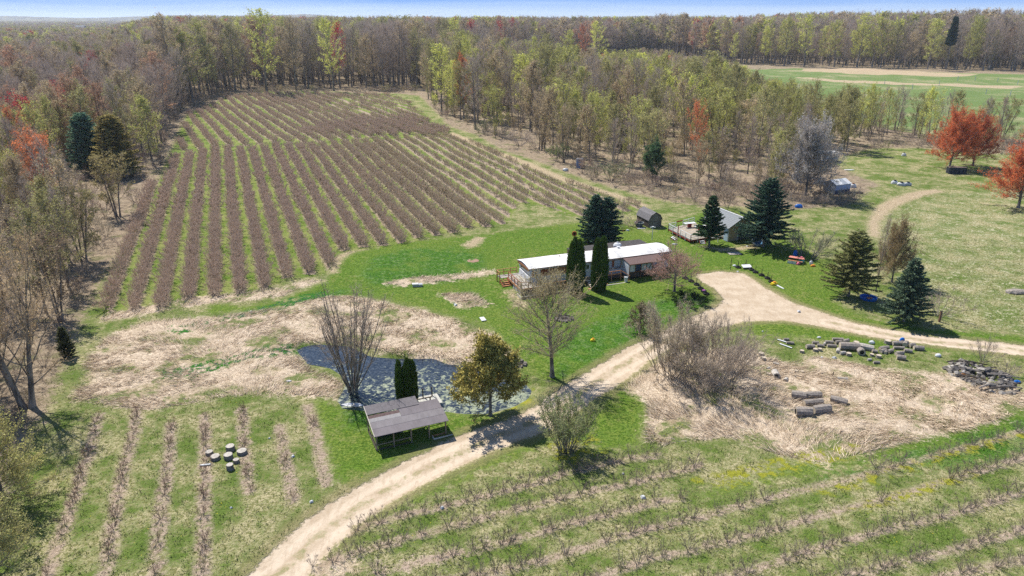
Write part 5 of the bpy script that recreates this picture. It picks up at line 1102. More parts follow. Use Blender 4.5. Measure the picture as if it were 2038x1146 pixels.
def barn():
    O = P(1290.7, 451); t = thing('small_barn', 'small weathered barn with gambrel shingle roof and plank front', 'barn', (*O, H1(*O)), AY - .03); W_, D_ = 2.5, 4.2
    pr = [(0, 0), (W_, 0), (W_, 1.35), (W_ * .84, 2.05), (W_ / 2, 2.5), (W_ * .16, 2.05), (0, 1.35)]; n = len(pr)
    MB().add([(x, .10, z) for x, z in pr] + [(x, D_, z) for x, z in pr], [tuple(range(n)), tuple(range(2 * n - 1, n - 1, -1))] + [(i, i + n, (i + 1) % n + n, (i + 1) % n) for i in range(n)]).build('wall', DARKW, t)
    P3 = mat('weathered_plank', (.215, .19, .165), var=.35, scale=3, stretch=(1, 1, .2))
    for k in range(10):
        x0 = k * .25 + .01; xm = x0 + .12; top = np.interp(xm, [0, W_ * .16, W_ / 2, W_ * .84, W_], [1.35, 2.05, 2.5, 2.05, 1.35]); B(x0, x0 + .23, .04 + .012 * (k % 2), .098, .0, top - .04).build('plank', P3, t)
    d = B(.78, 1.72, .0, .035, .05, 1.85).build('door', mat('weathered_door', (.25, .225, .20), var=.3), t); B(.80, 1.70, -.02, -.002, .95, 1.05).build('ledge', DARKW, d)
    q = [(-.12, 1.22), (W_ * .16 - .03, 2.09), (W_ / 2, 2.58), (W_ * .84 + .03, 2.09), (W_ + .12, 1.22)]
    for i in range(4):
        (x0, z0), (x1, z1) = q[i], q[i + 1]
        for k in range(3):
            fa, fb = k / 3, (k + 1) / 3; a, b = (x0 + (x1 - x0) * fa, z0 + (z1 - z0) * fa), (x0 + (x1 - x0) * fb, z0 + (z1 - z0) * fb); pts = [(a[0], -.1, a[1]), (a[0], D_ + .1, a[1]), (b[0], D_ + .1, b[1]), (b[0], -.1, b[1])]
            MB().hexa(pts, [(x, y, z + .05 + .02 * ((k + i) % 2)) for x, y, z in pts]).build('shingle_course', SHINGD, t)
    x, y = P(1272, 449); s = thing('open_bin', 'dark metal trough leaning at the left side of the small barn', 'trough', (x, y, H1(x, y)), .3)
    MB().lathe([(.55, 0), (.75, .75), (.70, .76), (.50, .05), (0, .05)], 14).build('tub', GALV if 0 else mat('dark_metal', (.10, .12, .14), rough=.5), s); MB().lathe([(.79, .72), (.79, .78), (.74, .78)], 14).build('rim', GALV, s)
    x, y = P(1278, 452.5); tag(B(-.8, .5, -.2, .3, 0, .05).build('flat_board', WHITE, None, (x, y, H1(x, y)), (0, 0, .2)), 'pale board lying on the grass before the metal trough', 'board')
barn()
def open_shed():
    O = P(749.6, 896.8); a = math.radians(23.5); t = thing('open_shed', 'open-sided pole shed with patched grey roof by the pond', 'shed', (*O, 0), a); L_, D_ = 6.0, 3.1
    PW = mat('pole_wood', (.26, .205, .15), var=.35, scale=6); zf = lambda v: 1.50 + (v + .1) * .205
    RC = [mat('roll_roofing_a', (.19, .168, .175), var=.16, scale=1.6, stretch=(1, .3, 1)), mat('roll_roofing_b', (.215, .195, .20), var=.16, scale=1.4, stretch=(1, .3, 1)), mat('roll_roofing_pale', (.29, .275, .272), var=.15), mat('roof_wood_dark', (.125, .085, .08), var=.3), mat('roll_roofing_dark', (.165, .15, .155), var=.2)]
    def strip(u0, u1, v0, v1, m_, dz=0.0):
        MB().hexa([(u0, v0, zf(v0) + dz), (u1, v0, zf(v0) + dz), (u1, v1, zf(v1) + dz), (u0, v1, zf(v1) + dz)], [(u0, v0, zf(v0) + .035 + dz), (u1, v0, zf(v0) + .035 + dz), (u1, v1, zf(v1) + .035 + dz), (u0, v1, zf(v1) + .035 + dz)]).build('roof_strip', m_, t)
    strip(-.10, 6.15, -.28, .62, RC[0], .0); strip(-.10, 6.16, .60, 1.42, RC[1], .012); strip(-.10, 2.55, 1.40, 1.85, RC[2], .02); strip(2.57, 6.10, 1.40, 2.30, RC[0], .024)
    strip(-.10, 2.55, 1.87, 2.25, RC[3], .0); strip(-.12, 4.35, 2.32, 3.45, RC[4], .06); strip(2.57, 6.08, 2.305, 2.62, RC[0], .0)
    for v, us in ((.02, (.05, 1.48, 2.96, 4.5, 5.95)), (3.1, (.05, 3.0, 5.6))):
        for u in us: B(u - .05, u + .05, v - .05, v + .05, -.15, zf(v) - .1).build('post', PW, t)
    MB().bar((-.1, .02, zf(.02) - .06), (6.1, .02, zf(.02) - .06), .05, .10).build('beam', PW, t); MB().bar((-.1, 3.1, zf(3.1) - .06), (5.8, 3.1, zf(3.1) - .06), .05, .10).build('beam', PW, t)
    for u in (.05, 1.5, 3, 4.5, 5.95): MB().bar((u, -.25, zf(-.25) - .0), (u, 2.6, zf(2.6) - .03), .05, .05).build('rafter', PW, t)
    MB().bar((-.14, -.28, zf(-.28) + .03), (-.14, 3.45, zf(3.45) + .06), .04, .12).build('rake_board', PALEW, t)
    MB().bar((.05, .02, .50), (3.0, .02, .52), .05, .08).build('rail', PW, t); MB().bar((0, .05, .55), (.02, 3.1, .55), .05, .08).build('rail', DARKW, t); MB().bar((0, .05, .06), (.02, 3.1, .06), .08, .10).build('sill', DARKW, t); MB().bar((.02, .02, .06), (3.0, .0, .06), .06, .08).build('sill', DARKW, t)
    B(.5, 2.6, 1.9, 2.5, 0, .65).build('bench', mat('dark_blue_tarp', (.05, .07, .11)), t)
    for u0, lab in ((4.75, 'pale timber frame lying on the grass under the right end of the open shed'),):
        q = (O[0] + math.cos(a) * u0 - math.sin(a) * .02, O[1] + math.sin(a) * u0 + math.cos(a) * .02); s = thing('ground_frame', lab, 'frame', (*q, H1(*q)), a)
        B(0, 1.7, -.4, -.34, 0, .12).build('board', PALEW, s); B(0, 1.3, .1, .16, 0, .12).build('board', ORW, s); B(0, .06, -.33, .09, 0, .12).build('board', PALEW, s)
    q = (O[0] + math.cos(a) * 4.25, O[1] + math.sin(a) * 4.25 - .15); s = thing('hanging_ball', 'small yellow-green ball hanging under the front edge of the open shed', 'ball', (*q, 0)); MB().lathe([(0, 1.08), (.07, 1.11), (.09, 1.17), (.07, 1.23), (0, 1.26)], 8).build('ball', mat('lime_ball', (.55, .75, .08)), s); MB().tube([(0, 0, 1.25), (0, 0, 1.48)], .006, 4).build('cord', BLACKR, s)
open_shed()
def dock():
    x, y = P(853, 798); t = thing('dock', 'small pale dock with two tall dark posts in the pond behind the open shed', 'dock', (x, y, 0), math.radians(23))
    for k in range(7): B(-1.0 + k * .3, -.72 + k * .3, -.9, .9, .05, .10).build('plank', mat('dock_plank', (.48, .47, .42), var=.2), t)
    for px, py in ((842, 792), (860, 789)):
        q = P(px, py); d = Vector((q[0] - x, q[1] - y)); c, s_ = math.cos(-math.radians(23)), math.sin(-math.radians(23)); u, v = d.x * c - d.y * s_, d.x * s_ + d.y * c; MB().tube([(u, v, -.8), (u, v, 1.0)], .06, 7).build('post', DARKW, t)
dock()
def small_sheds():
    O = P(1661, 387.7); t = thing('white_shed', 'small white shed with peaked roof in the open yard right of the silver tree', 'shed', (*O, H1(*O)), math.radians(25)); W_, D_ = 4.1, 3.1; pr = [(0, 0), (D_, 0), (D_, 1.85), (D_ * .78, 2.2), (D_ / 2, 2.5), (D_ * .22, 2.2), (0, 1.85)]; n = len(pr)
    MB().add([(0, y, z) for y, z in pr] + [(W_, y, z) for y, z in pr], [tuple(range(n - 1, -1, -1)), tuple(range(n, 2 * n))] + [(i, (i + 1) % n, (i + 1) % n + n, i + n) for i in range(n)]).build('wall', WHITE, t)
    B(-.02, W_ + .02, -.05, -.005, .75, 1.75).build('blue_panel', mat('pale_blue_panel', (.35, .42, .58), var=.1), t); B(0, W_, -.04, -.005, 0, .7).build('base_board', mat('dark_blue_board', (.05, .06, .13)), t)
    for (y0, z0), (y1, z1) in zip(((-.15, 1.80), (D_ / 2 - .0, 2.56)), ((D_ / 2, 2.56), (D_ + .15, 1.80))):
        for k in range(4): x0 = -.15 + k * 1.1; pts = [(x0, y0, z0), (x0 + 1.08, y0, z0), (x0 + 1.08, y1, z1), (x0, y1, z1)]; MB().hexa(pts, [(x, y, z + .06) for x, y, z in pts]).build('roof_sheet', WHITE if k % 2 else GALV, t)
    x, y = P(1902, 346); t = thing('black_crate', 'large black crate on the grass under the round orange-red tree', 'crate', (x, y, H1(x, y)), -.1)
    B(-1.9, 1.9, -.7, .7, 0, 1.35).build('body', mat('black_crate', (.035, .04, .05)), t); B(-1.95, 1.95, -.75, .75, 1.353, 1.46).build('lid', mat('brown_lid', (.16, .12, .10)), t)
    for k in range(5): B(-1.85 + k * .8, -1.75 + k * .8, -.73, -.703, .03, 1.33).build('batten', mat('slate', (.10, .11, .13)), t)
    x, y = P(1153, 334); t = thing('portable_toilet', 'white and blue portable toilet beside the orchard track at the thicket edge', 'toilet cabin', (x, y, H1(x, y)), -.5)
    B(-.6, .6, -.55, .55, .1, 2.2).build('cabin', WHITE, t); B(-.45, .45, -.60, -.553, .2, 2.05).build('door', mat('steel_blue_door', (.16, .22, .35)), t); B(-.65, .65, -.6, .6, 2.203, 2.32).build('roof', GALV, t); B(-.55, .55, -.5, .5, -.1, .097).build('skid', BLACKR, t)
    x, y = P(1636, 318); t = thing('old_camper', 'old white camper trailer parked among the trees behind the silver tree', 'camper', (x, y, H1(x, y)), .08)
    pr = [(-3.4, .5), (3.4, .5), (3.6, 1.2), (3.3, 2.4), (-3.3, 2.5), (-3.6, 1.3)]; n = 6
    MB().add([(a_, -1.1, z) for a_, z in pr] + [(a_, 1.1, z) for a_, z in pr], [tuple(range(n)), tuple(range(2 * n - 1, n - 1, -1))] + [(i, i + n, (i + 1) % n + n, (i + 1) % n) for i in range(n)]).build('body', WHITE, t)
    for a_ in (-2.4, -.4, 1.6): B(a_, a_ + 1.0, -1.13, -1.103, 1.4, 2.0).build('window', GLASS, t)
    B(-3.3, 3.3, -1.12, -1.102, .8, 1.0).build('stripe', mat('grey_blue', (.25, .3, .4)), t)
    for a_ in (-.6, .5): w_ = MB().tube([(a_, -1.15, .38), (a_, -.9, .38)], .36, 12).build('wheel', BLACKR, t)
    x, y = P(1541, 317); t = thing('old_tractor', 'small teal and red machine rusting among the trees left of the camper', 'machine', (x, y, H1(x, y)), .2)
    B(-1.6, .2, -.5, .5, .6, 1.3).build('hood', TEALP, t); B(.2, 1.4, -.6, .6, .5, 1.1).build('rear_body', mat('dull_red', (.40, .08, .05)), t); B(.3, .9, -.35, .35, 1.1, 1.5).build('seat', BLACKR, t)
    for a_, r_ in ((-1.2, .35), (.8, .6)):
        for b_ in (-.72, .6): MB().tube([(a_, b_, r_), (a_, b_ + .14, r_)], r_, 12).build('wheel', BLACKR, t)
small_sheds()
def far_houses():
    for px, py, w_, lab, mc in ((165, 74, 16, 'tiny white house far off in the woods at the upper left', WHITE), (110, 92, 12, 'tiny grey-roofed house far off between trees at the upper left', TAN), (300, 62, 14, 'distant pale house near the horizon on the left', WHITE)):
        x, y = P(px, py); t = thing('distant_house', lab, 'house', (x, y, 12 if py < 80 else 10)); 
        B(-w_ / 2, w_ / 2, -5, 5, -12, 5).build('wall', mc, t); MB().add([(-w_ / 2 - .5, -5.5, 4.9), (w_ / 2 + .5, -5.5, 4.9), (w_ / 2 + .5, 5.5, 4.9), (-w_ / 2 - .5, 5.5, 4.9), (-w_ / 2 - .5, 0, 8.6), (w_ / 2 + .5, 0, 8.6)], [(0, 1, 5, 4), (2, 3, 4, 5), (1, 2, 5), (3, 0, 4), (3, 2, 1, 0)]).build('roof', SHINGG, t)
        for a_ in (-w_ * .3, w_ * .15): B(a_, a_ + 1.6, -5.05, -5.003, 1.5, 3.4).build('window', GLASS, t)
far_houses()

# -- tyres with posts along the parking place
def tyre(px, py, lab, post=True, tone=BLACKR, fill=None):
    x, y = P(px, py); t = thing('tyre_bollard' if post else 'tyre', lab, 'tyre', (x, y, H1(x, y)), random.random() * 3, 'tyres around the parking place')
    MB().lathe([(.20, .02), (.34, .0), (.40, .06), (.40, .16), (.33, .22), (.21, .20), (.20, .02)], 16).build('tyre', tone, t)
    if post: MB().tube([(0, 0, -.2), (.02, .01, .95)], .045, 6).build('post', DARKW, t)
    if fill: MB().lathe([(0, .28), (.12, .30), (.22, .22), (.2, .05)], 8).build('flowers', fill, t)
L5 = lambda a, b: (1430 + a / 9.552, 480 + b / 9.552)
for i, (a, b) in enumerate(((370, 520), (515, 480), (625, 565), (700, 612), (815, 668), (925, 725), (1000, 790))):
    w_ = ['next to the tall pole', 'behind the white board', 'touching the right end of the white board', 'second one right of the white board', 'midway between white board and yellow toy', 'last but one before the yellow toy', 'beside the yellow toy'][i]
    tyre(*L5(a, b), 'black tyre with a dark post, %s' % w_)
for i, (px, py, ps) in enumerate(((1364, 556, 1), (1375, 562, 1), (1386, 569, 1), (1394, 577, 1), (1400, 583, 0), (1405, 588, 0))):
    tyre(px, py, ['black tyre with a post behind the crabapple, farthest of the left row', 'black tyre with a post, second of the row by the crabapple', 'black tyre with a post in the middle of the row by the crabapple', 'black tyre with a post just above the purple flowers', 'tyre planter with purple flowers at the left edge of the parking place', 'plain black tyre nearest to the camera at the left of the parking place'][i], bool(ps), fill=mat('purple_flowers', (.42, .12, .38)) if i == 4 else None)
x, y = P(*L5(222, 550)); t = thing('tall_pole', 'tall thin dark pole at the corner of the parking place', 'pole', (x, y, H1(x, y))); MB().tube([(0, 0, -.3), (.05, 0, 1.75)], .045, 7).build('pole', DARKW, t)
x, y = P(*L5(525, 528)); t = thing('white_board', 'white board propped on a tyre at the edge of the parking place', 'board', (x, y, H1(x, y) + .24), .25); MB().hexa([(-.75, -.42, 0), (.6, -.52, 0), (.75, .40, .12), (-.55, .48, .12)], [(-.75, -.42, .05), (.6, -.52, .05), (.75, .40, .17), (-.55, .48, .17)]).build('panel', WHITE, t)
for k in (-.4, .3): B(k, k + .06, -.1, 0, -.25, .02).build('prop', DARKW, t)
x, y = P(*L5(300, 235)); t = thing('wood_platform', 'flat grey wooden pallet lying on the grass before the tan shed', 'pallet', (x, y, H1(x, y)), .12)
for k in range(6): B(-.95, .95, -.62 + k * .21, -.44 + k * .21, .10, .13).build('slat', GREYW, t)
for k in (-.9, -.03, .83): B(k, k + .07, -.6, .6, .0, .098).build('bearer', DARKW, t)
def lump(name, lab, cat, px, py, size, m_, rz=0., n=10, seed=0, z=0., m2=None):
    """small cast-off thing: a rounded, uneven body with a rim or lid as second part"""
    x, y = P(px, py, z); t = thing(name, lab, cat, (x, y, H1(x, y) + z), rz); sx, sy, sz = size
    rr = random.Random(seed); mb = MB(); ring = []
    for zz, k in ((0, .9), (.35, 1.0), (.75, .85), (1.0, .5)): ring.append([(sx / 2 * k * math.cos(6.283 * i / n) * rr.uniform(.85, 1.1), sy / 2 * k * math.sin(6.283 * i / n) * rr.uniform(.85, 1.1), zz * sz) for i in range(n)])
    v = [p for r in ring for p in r]; f = [(j * n + i, j * n + (i + 1) % n, (j + 1) * n + (i + 1) % n, (j + 1) * n + i) for j in range(3) for i in range(n)] + [tuple(3 * n + i for i in range(n))]
    mb.add(v, f).build('body', m_, t)
    if m2: MB().lathe([(.0, sz * 1.22), (sx * .16, sz * 1.2), (sx * .2, sz * .98)], 8).build('cap', m2, t)
    return t
lump('toy_car', 'bright yellow toy on the right side of the parking place', 'toy', *L5(1055, 840), (1.1, .6, .38), YELLOW, .1, m2=ORANGEP)
x, y = P(*L5(1160, 880)); tag(MB().hexa([(-.10, -.75, 0), (.14, -.75, 0), (.10, .75, 0), (-.12, .7, 0)], [(-.10, -.75, .05), (.14, -.75, .04), (.10, .75, .12), (-.12, .7, .10)]).build('white_plank', WHITE, None, (x, y, H1(x, y) + .01), (0, 0, .35)), 'narrow white plank on the grass beside the yellow toy', 'plank')
lump('white_bag', 'small white bag by the tall pole', 'bag', *L5(298, 490), (.55, .45, .22), WHITE, seed=2)
lump('paper_scrap', 'white paper scrap at the parking place edge', 'litter', *L5(362, 595), (.35, .25, .10), WHITE, seed=3)
def pile():
    x, y = P(1584, 521); t = thing('picnic_table', 'salmon painted picnic table with a white side panel under the grey-green shrub', 'picnic table', (x, y, H1(x, y)), -.55)
    for k in range(5): B(-1.0, 1.0, -.42 + k * .17, -.27 + k * .17, .70, .74).build('top_board', SALMON, t)
    for y0 in (-.85, .60): B(-1.0, 1.0, y0, y0 + .26, .40, .44).build('bench_board', ORW if y0 < 0 else SALMON, t)
    for x_ in (-.8, .7): 
        MB().bar((x_, -.8, 0), (x_, -.2, .70), .06, .09).build('leg', DARKW, t); MB().bar((x_, .8, 0), (x_, .2, .70), .06, .09).build('leg', DARKW, t); B(x_ - .08, x_ - .04, -.8, .8, .33, .395).build('cross_brace', DARKW, t)
    B(-1.0, .2, -1.02, -.98, .0, .35).build('white_panel', WHITE, t)
    lump('toy_bin', 'turquoise and pink plastic toy beside the salmon picnic table', 'toy', 1594, 521, (.9, .7, .7), TEALP, .3, seed=4, m2=PINKP)
    lump('toy_slide', 'pink and red plastic toy on the ground before the turquoise one', 'toy', 1589, 525, (.8, .5, .4), PINKP, .8, seed=5)
    lump('blue_crate', 'small dark blue tub standing behind the salmon picnic table', 'tub', 1582, 510, (.8, .5, .9), BLUEP, .3, seed=6)
    lump('white_bucket', 'white bucket right of the picnic table by the shrub stems', 'bucket', 1614, 525, (.55, .5, .5), WHITE, seed=7, m2=GALV)
    lump('orange_toy', 'orange toy lying in front of the white bucket', 'toy', 1618, 529, (.8, .5, .28), ORANGEP, .2, seed=8)
pile()
x, y = P(1506, 486); t = thing('white_tub', 'white tipped tub with blue inside at the foot of the biggest spruce', 'tub', (x, y, H1(x, y) + .12), .4); t.rotation_euler = (.5, -.25, .4)
MB().lathe([(0, 0), (.6, .02), (.85, .30), (.9, .62), (.84, .64), (.78, .32)], 18).build('shell', WHITE, t); MB().lathe([(.77, .34), (.55, .08), (0, .07)], 18).build('liner', mat('blue_liner', (.08, .2, .34)), t); MB().bar((.85, .1, .6), (1.1, .3, -.1), .12, .05).build('flap', WHITE, t)
lump('white_stone', 'white litter on bare earth left of the tipped white tub', 'litter', 1487, 490, (.4, .3, .15), WHITE, seed=9)
x, y = P(1728, 594); t = thing('paddling_pool', 'blue round paddling pool under the thin olive green spruce', 'pool', (x, y, H1(x, y)))
MB().lathe([(.95, 0), (1.05, .30), (1.02, .34), (.90, .30), (.86, .05)], 22).build('wall', BLUEP, t); MB().lathe([(.86, .05), (0, .05)], 22).build('floor', BLUEP, t); lump('leaf_heap', 'tan leaves heaped inside the blue paddling pool', 'leaves', 1730, 592.5, (.8, .6, .14), ORW, seed=10, z=.06)
x, y = P(1869, 640); t = thing('fence_post', 'brown wooden post standing alone right of the grey-green spruce', 'post', (x, y, H1(x, y))); B(-.1, .1, -.1, .1, -.2, 1.3).build('post', mat('brown_post', (.20, .12, .08)), t); B(-.12, .12, -.12, .12, 1.303, 1.36).build('cap', DARKW, t)
x, y = P(1297.5, 478); t = thing('yard_light', 'white metal pole with crossbar on the grass between home and barn', 'pole', (x, y, H1(x, y))); MB().tube([(0, 0, -.2), (0, 0, 2.1)], .05, 8).build('pole', WHITE, t); B(-.42, .42, -.06, .06, 2.1, 2.2).build('crossbar', WHITE, t); B(-.15, .15, -.15, .15, 2.2, 2.3).build('cap', WHITE, t)
x, y = P(1143, 471); t = thing('garden_ornament', 'small round red and black ornament on the grass above the left arborvitae', 'ornament', (x, y, H1(x, y))); MB().tube([(0, -.05, .5), (0, .05, .5)], .42, 14).build('disc', mat('red_orange_disc', (.62, .16, .07)), t); MB().tube([(0, -.08, .5), (0, -.051, .5)], .2, 12).build('centre', BLACKR, t); MB().tube([(0, 0, -.2), (0, 0, .45)], .03, 6).build('stake', DARKW, t)
lump('yellow_toy', 'yellow toy on the lawn in front of the mobile home', 'toy', 1180, 678, (.62, .45, .3), YELLOW, .2, seed=11, m2=ORANGEP)
x, y = P(961, 636); t = thing('lawn_board', 'white rectangular panel lying on the lawn by the reed edge', 'panel', (x, y, H1(x, y) + .05), 1.9); B(-.55, .55, -.28, .28, 0, .05).build('panel', WHITE, t); B(-.57, -.551, -.3, .3, 0, .07).build('edge_strip', GALV, t)
x, y = P(831, 571); t = thing('lawn_trunk', 'white and grey box lying on the lawn below the straw patch', 'box', (x, y, H1(x, y)), .15); B(-.65, .65, -.25, .25, 0, .32).build('body', GALV, t); B(-.68, .1, -.28, .28, .323, .40).build('lid', WHITE, t)
x, y = P(942, 519); tag(MB().lathe([(0, .03), (.85, .04), (.95, 0)], 7).build('flat_stone', mat('brown_slab', (.30, .19, .13)), None, (x, y, H1(x, y)), (0, 0, .3)), 'brown square slab in the grass left of the deck', 'slab')
x, y = P(702, 806); t = thing('white_boat', 'small white boat hull upturned on the pond bank under the willow', 'boat', (x, y, H1(x, y)), -.1)
MB().add([(-1.1, 0, .12), (-.5, -.32, .16), (.5, -.34, .18), (1.1, -.05, .16), (.5, .30, .18), (-.5, .28, .16), (-.45, -.12, .02), (.45, -.12, .02), (.45, .1, .02), (-.45, .1, .02)], [(0, 1, 6), (1, 2, 7, 6), (2, 3, 7), (3, 4, 8, 7), (4, 5, 9, 8), (5, 0, 6, 9), (6, 7, 8, 9)]).build('hull', WHITE, t); B(-.05, .12, -.3, .27, .13, .17).build('thwart', PALEW, t)
def fire_ring(px, py, r, n, lab, m_, group):
    x, y = P(px, py); t = thing('fire_pit', lab, 'fire pit', (x, y, H1(x, y))); 
    for i in range(n):
        a = 6.283 * i / n + random.uniform(-.1, .1); s = random.uniform(.14, .24); mb = MB(); mb.hexa([(-s, -s * .8, 0), (s, -s * .7, 0), (s * .9, s * .8, 0), (-s * .8, s * .8, 0)], [(-s * .7, -s * .5, s * 1.1), (s * .8, -s * .5, s), (s * .6, s * .6, s * 1.2), (-s * .6, s * .5, s)]); mb.build('stone', m_, t, (r * math.cos(a), r * math.sin(a), 0), (0, 0, a))
    MB().lathe([(r * .85, .03), (0, .08)], 12).build('ash', mat('ash', (.10, .09, .085)), t)
    for k in range(4): a = k * .9; MB().tube([(-.4 * math.cos(a), -.4 * math.sin(a), .08), (.4 * math.cos(a), .4 * math.sin(a), .14)], .05, 5).build('burnt_log', DARKW, t)
fire_ring(1123, 633, 1.0, 14, 'ring of grey stones with burnt wood on the lawn behind the young tree', STONE, '')
fire_ring(1033, 727, .65, 11, 'smaller fire ring of dark stones right of the rusty juniper', STONE, '')
lump('yard_scrap', 'light grey plastic scrap on the grass between home and deck', 'litter', 1343, 486, (1.0, .5, .14), GALV, seed=12)
lump('white_cushion', 'white bag on the grass right of the broad spruce', 'bag', 1249, 459, (.55, .4, .25), WHITE, seed=13); lump('orange_cushion', 'orange scrap on the grass right of the broad spruce', 'litter', 1240, 460, (.5, .35, .2), ORANGEP, seed=14)
lump('blue_tarp', 'small blue tarp heap at the wood edge behind the biggest spruce', 'tarp', 1589, 413, (1.5, .9, .6), BLUEP, seed=15); lump('grey_tarp', 'grey tarp heap beside the portable toilet', 'tarp', 1126, 341, (1.5, 1.0, .6), GALV, seed=16)
for i, (px, py, s, lab) in enumerate(((1793, 370, 2.0, 'white and grey junk bundle in the far yard, left end of the heap'), (1806, 369, 1.7, 'white sack in the middle of the junk heap in the far yard'), (1780, 366, 1.6, 'grey sheet at the far left of the junk heap in the far yard'))):
    lump('junk_bundle', lab, 'junk', px, py, (s, s * .6, .7), (WHITE, GALV)[i % 2], seed=20 + i, m2=BLACKR)
lump('scrap_heap', 'white and rusty scrap at the right side of the small white shed', 'scrap', 1697, 374, (1.4, 1.0, .8), WHITE, seed=24, m2=RUST); lump('scrap_heap', 'dark scrap pieces on the ground before the small white shed', 'scrap', 1708, 386, (2.2, .9, .35), DARKW, seed=25)
lump('scrap_heap', 'dark driftwood heap on the right edge of the hayfield', 'scrap', 2022, 582, (3.0, 1.5, .45), LOGB, seed=26); lump('old_tub', 'white round tub in the far grass between camper and red trees', 'tub', 1798, 312, (1.2, 1.0, .7), WHITE, seed=27, m2=BLACKR)
lump('pale_sheet', 'pale sheet on the ground near the camper', 'sheet', 1690, 338, (2.6, .8, .15), WHITE, seed=28)
lump('water_jug', 'white jug on the dry grass left of the willow', 'jug', 575, 758, (.6, .3, .18), WHITE, seed=29)

# -- logs, stumps and rubble in the dry field on the right
def log(px, py, length, r, rz, lab, stand=False, m_=LOGB, hollow=False, grp=None, tilt=0.0):
    x, y = P(px, py); t = thing('stump' if stand else 'log', lab, 'stump' if stand else 'log', (x, y, H1(x, y) + (0 if stand else r * .82)), rz, grp); n = 10
    if stand:
        MB().tube([(0, 0, -.05), (0, 0, length * .5), (.01, .0, length)], [r * 1.08, r, r * .97], n, jit=.12, cap=False).build('bark', m_, t); MB().lathe([(0, length + .004), (r * .98, length - .004)], n).build('cut_end', LOGE if m_ is LOGB else LOGW, t)
    else:
        t.rotation_euler = (0, tilt, rz); k = [(-length / 2, 0, 0), (-length / 6, 0, .01), (length / 6, .01, 0), (length / 2, 0, 0)]
        MB().tube(k, [r * .96, r, r * 1.02, r * .95], n, cap=False, jit=.14).build('bark', m_, t)
        for s in (-1, 1):
            mb = MB(); v = [(s * (length / 2 - .01), r * .96 * math.cos(6.283 * i / n), r * .96 * math.sin(6.283 * i / n)) for i in range(n)]
            if hollow and s < 0:
                v2 = [(s * (length / 2 - .02), a[1] * .62, a[2] * .62) for a in v]; mb.add(v + v2, [(i, (i + 1) % n, (i + 1) % n + n, i + n) for i in range(n)]); MB().add(v2, [tuple(range(n))]).build('hollow', BLACKR, t)  # flat black disc paints in the shade of the log's open end
            else: mb.add(v, [tuple(range(n))])
            mb.build('cut_end', LOGE if m_ is LOGB else LOGW, t)
L7 = lambda a, b: (1480 + a / 7.164, 640 + b / 7.164)
L8 = lambda a, b: (1760 + a / 7.162, 660 + b / 7.162)
L6 = lambda a, b: (1440 + a / 3.408, 600 + b / 3.408)
GR = 'cut logs scattered below the right driveway'
def S7(a, b, w_, k, lab, **q): 
    px, py = L7(a, b); x, y = P(px, py); pm = math.hypot(x, y, CAMH) / FPX / 7.164; log(px, py + 2, w_ * pm * (1.0 if k != 's' else .55), (w_ * pm * .5 if k == 's' else q.pop('r', 42) * pm * .5), q.pop('rz', random.uniform(-.4, .4)), lab, k == 's', grp=q.pop('grp', GR), **q)
for a, b, w_, k, r_, rz, mm in ((605, 250, 75, 'l', 34, .1, 0), (662, 300, 95, 'l', 40, -.2, 0), (945, 360, 110, 'l', 60, .1, 0), (1020, 302, 85, 'l', 38, 0, 0), (1095, 345, 85, 'l', 44, -.3, 0), (1150, 320, 50, 'l', 34, .9, 1), (1215, 300, 105, 'l', 44, -.1, 0), (1255, 350, 115, 'l', 44, -.15, 0), (1345, 300, 95, 'l', 46, .3, 0), (1340, 258, 140, 'l', 42, -.05, 0), (1450, 290, 105, 'l', 52, .5, 0),
                            (1345, 420, 90, 'l', 50, 1.1, 1), (1410, 452, 75, 'l', 46, .2, 1), (1840, 405, 48, 'l', 34, .6, 0), (1865, 432, 65, 'l', 44, -.2, 0), (1790, 545, 50, 'l', 34, .1, 1), (1985, 430, 90, 'l', 54, .4, 0), (1985, 385, 110, 'l', 50, .25, 0), (355, 655, 65, 'l', 36, .5, 1), (600, 822, 70, 'l', 50, .9, 1), (1410, 800, 125, 'l', 42, -.2, 1), (460, 585, 75, 'l', 34, -.6, 1), (1890, 585, 80, 'l', 36, 0, 0)):
    S7(a, b, w_, k, 'grey cut log in the scatter of logs below the right hand driveway', r=r_, rz=rz, m_=LOGW if mm else LOGB)
for a, b, w_, lab in ((830, 415, 58, 'single small stump standing left of the bluish log group'), (1020, 400, 60, 'pale stump in front of the bluish log'), (1085, 395, 55, 'stump right beside the pale one in front of the bluish log'), (1600, 315, 72, 'round upright stump behind the largest fallen log'), (1495, 470, 66, 'broken upright stump before the middle of the largest log'), (1920, 505, 66, 'tall upright stump right of the dark hollow'), (250, 455, 72, 'left stump of the pair beside the bare thicket'), (280, 515, 68, 'right stump of the pair beside the bare thicket'), (350, 745, 60, 'dark charred stump left of the pale barrel-like log'), (750, 690, 48, 'small white stump in the dry grass, left of two'), (835, 700, 48, 'small white stump in the dry grass, right of two'), (730, 755, 32, 'short dark stump in the dry grass'), (1825, 480, 52, 'pale stump at the right end of the largest log'), (1665, 440, 60, 'tan stump before the dark hollow')):
    S7(a, b, w_, 's', lab, grp=None)
S7(1500, 385, 235, 'l', 'largest fallen log, long and thick, in the middle of the scatter', r=105, rz=-.15, grp=None); S7(1730, 385, 190, 'l', 'thick forked log meeting the end of the largest one', r=80, rz=-.5, grp=None, m_=LOGW)
S7(1668, 455, 70, 'l', 'charred hollow log end, black inside, under the forked log', r=95, rz=1.45, hollow=True, grp=None); S7(450, 755, 130, 'l', 'pale barrel-like hollow log with its dark mouth towards the camera', r=88, rz=1.45, hollow=True, grp=None, m_=LOGW)
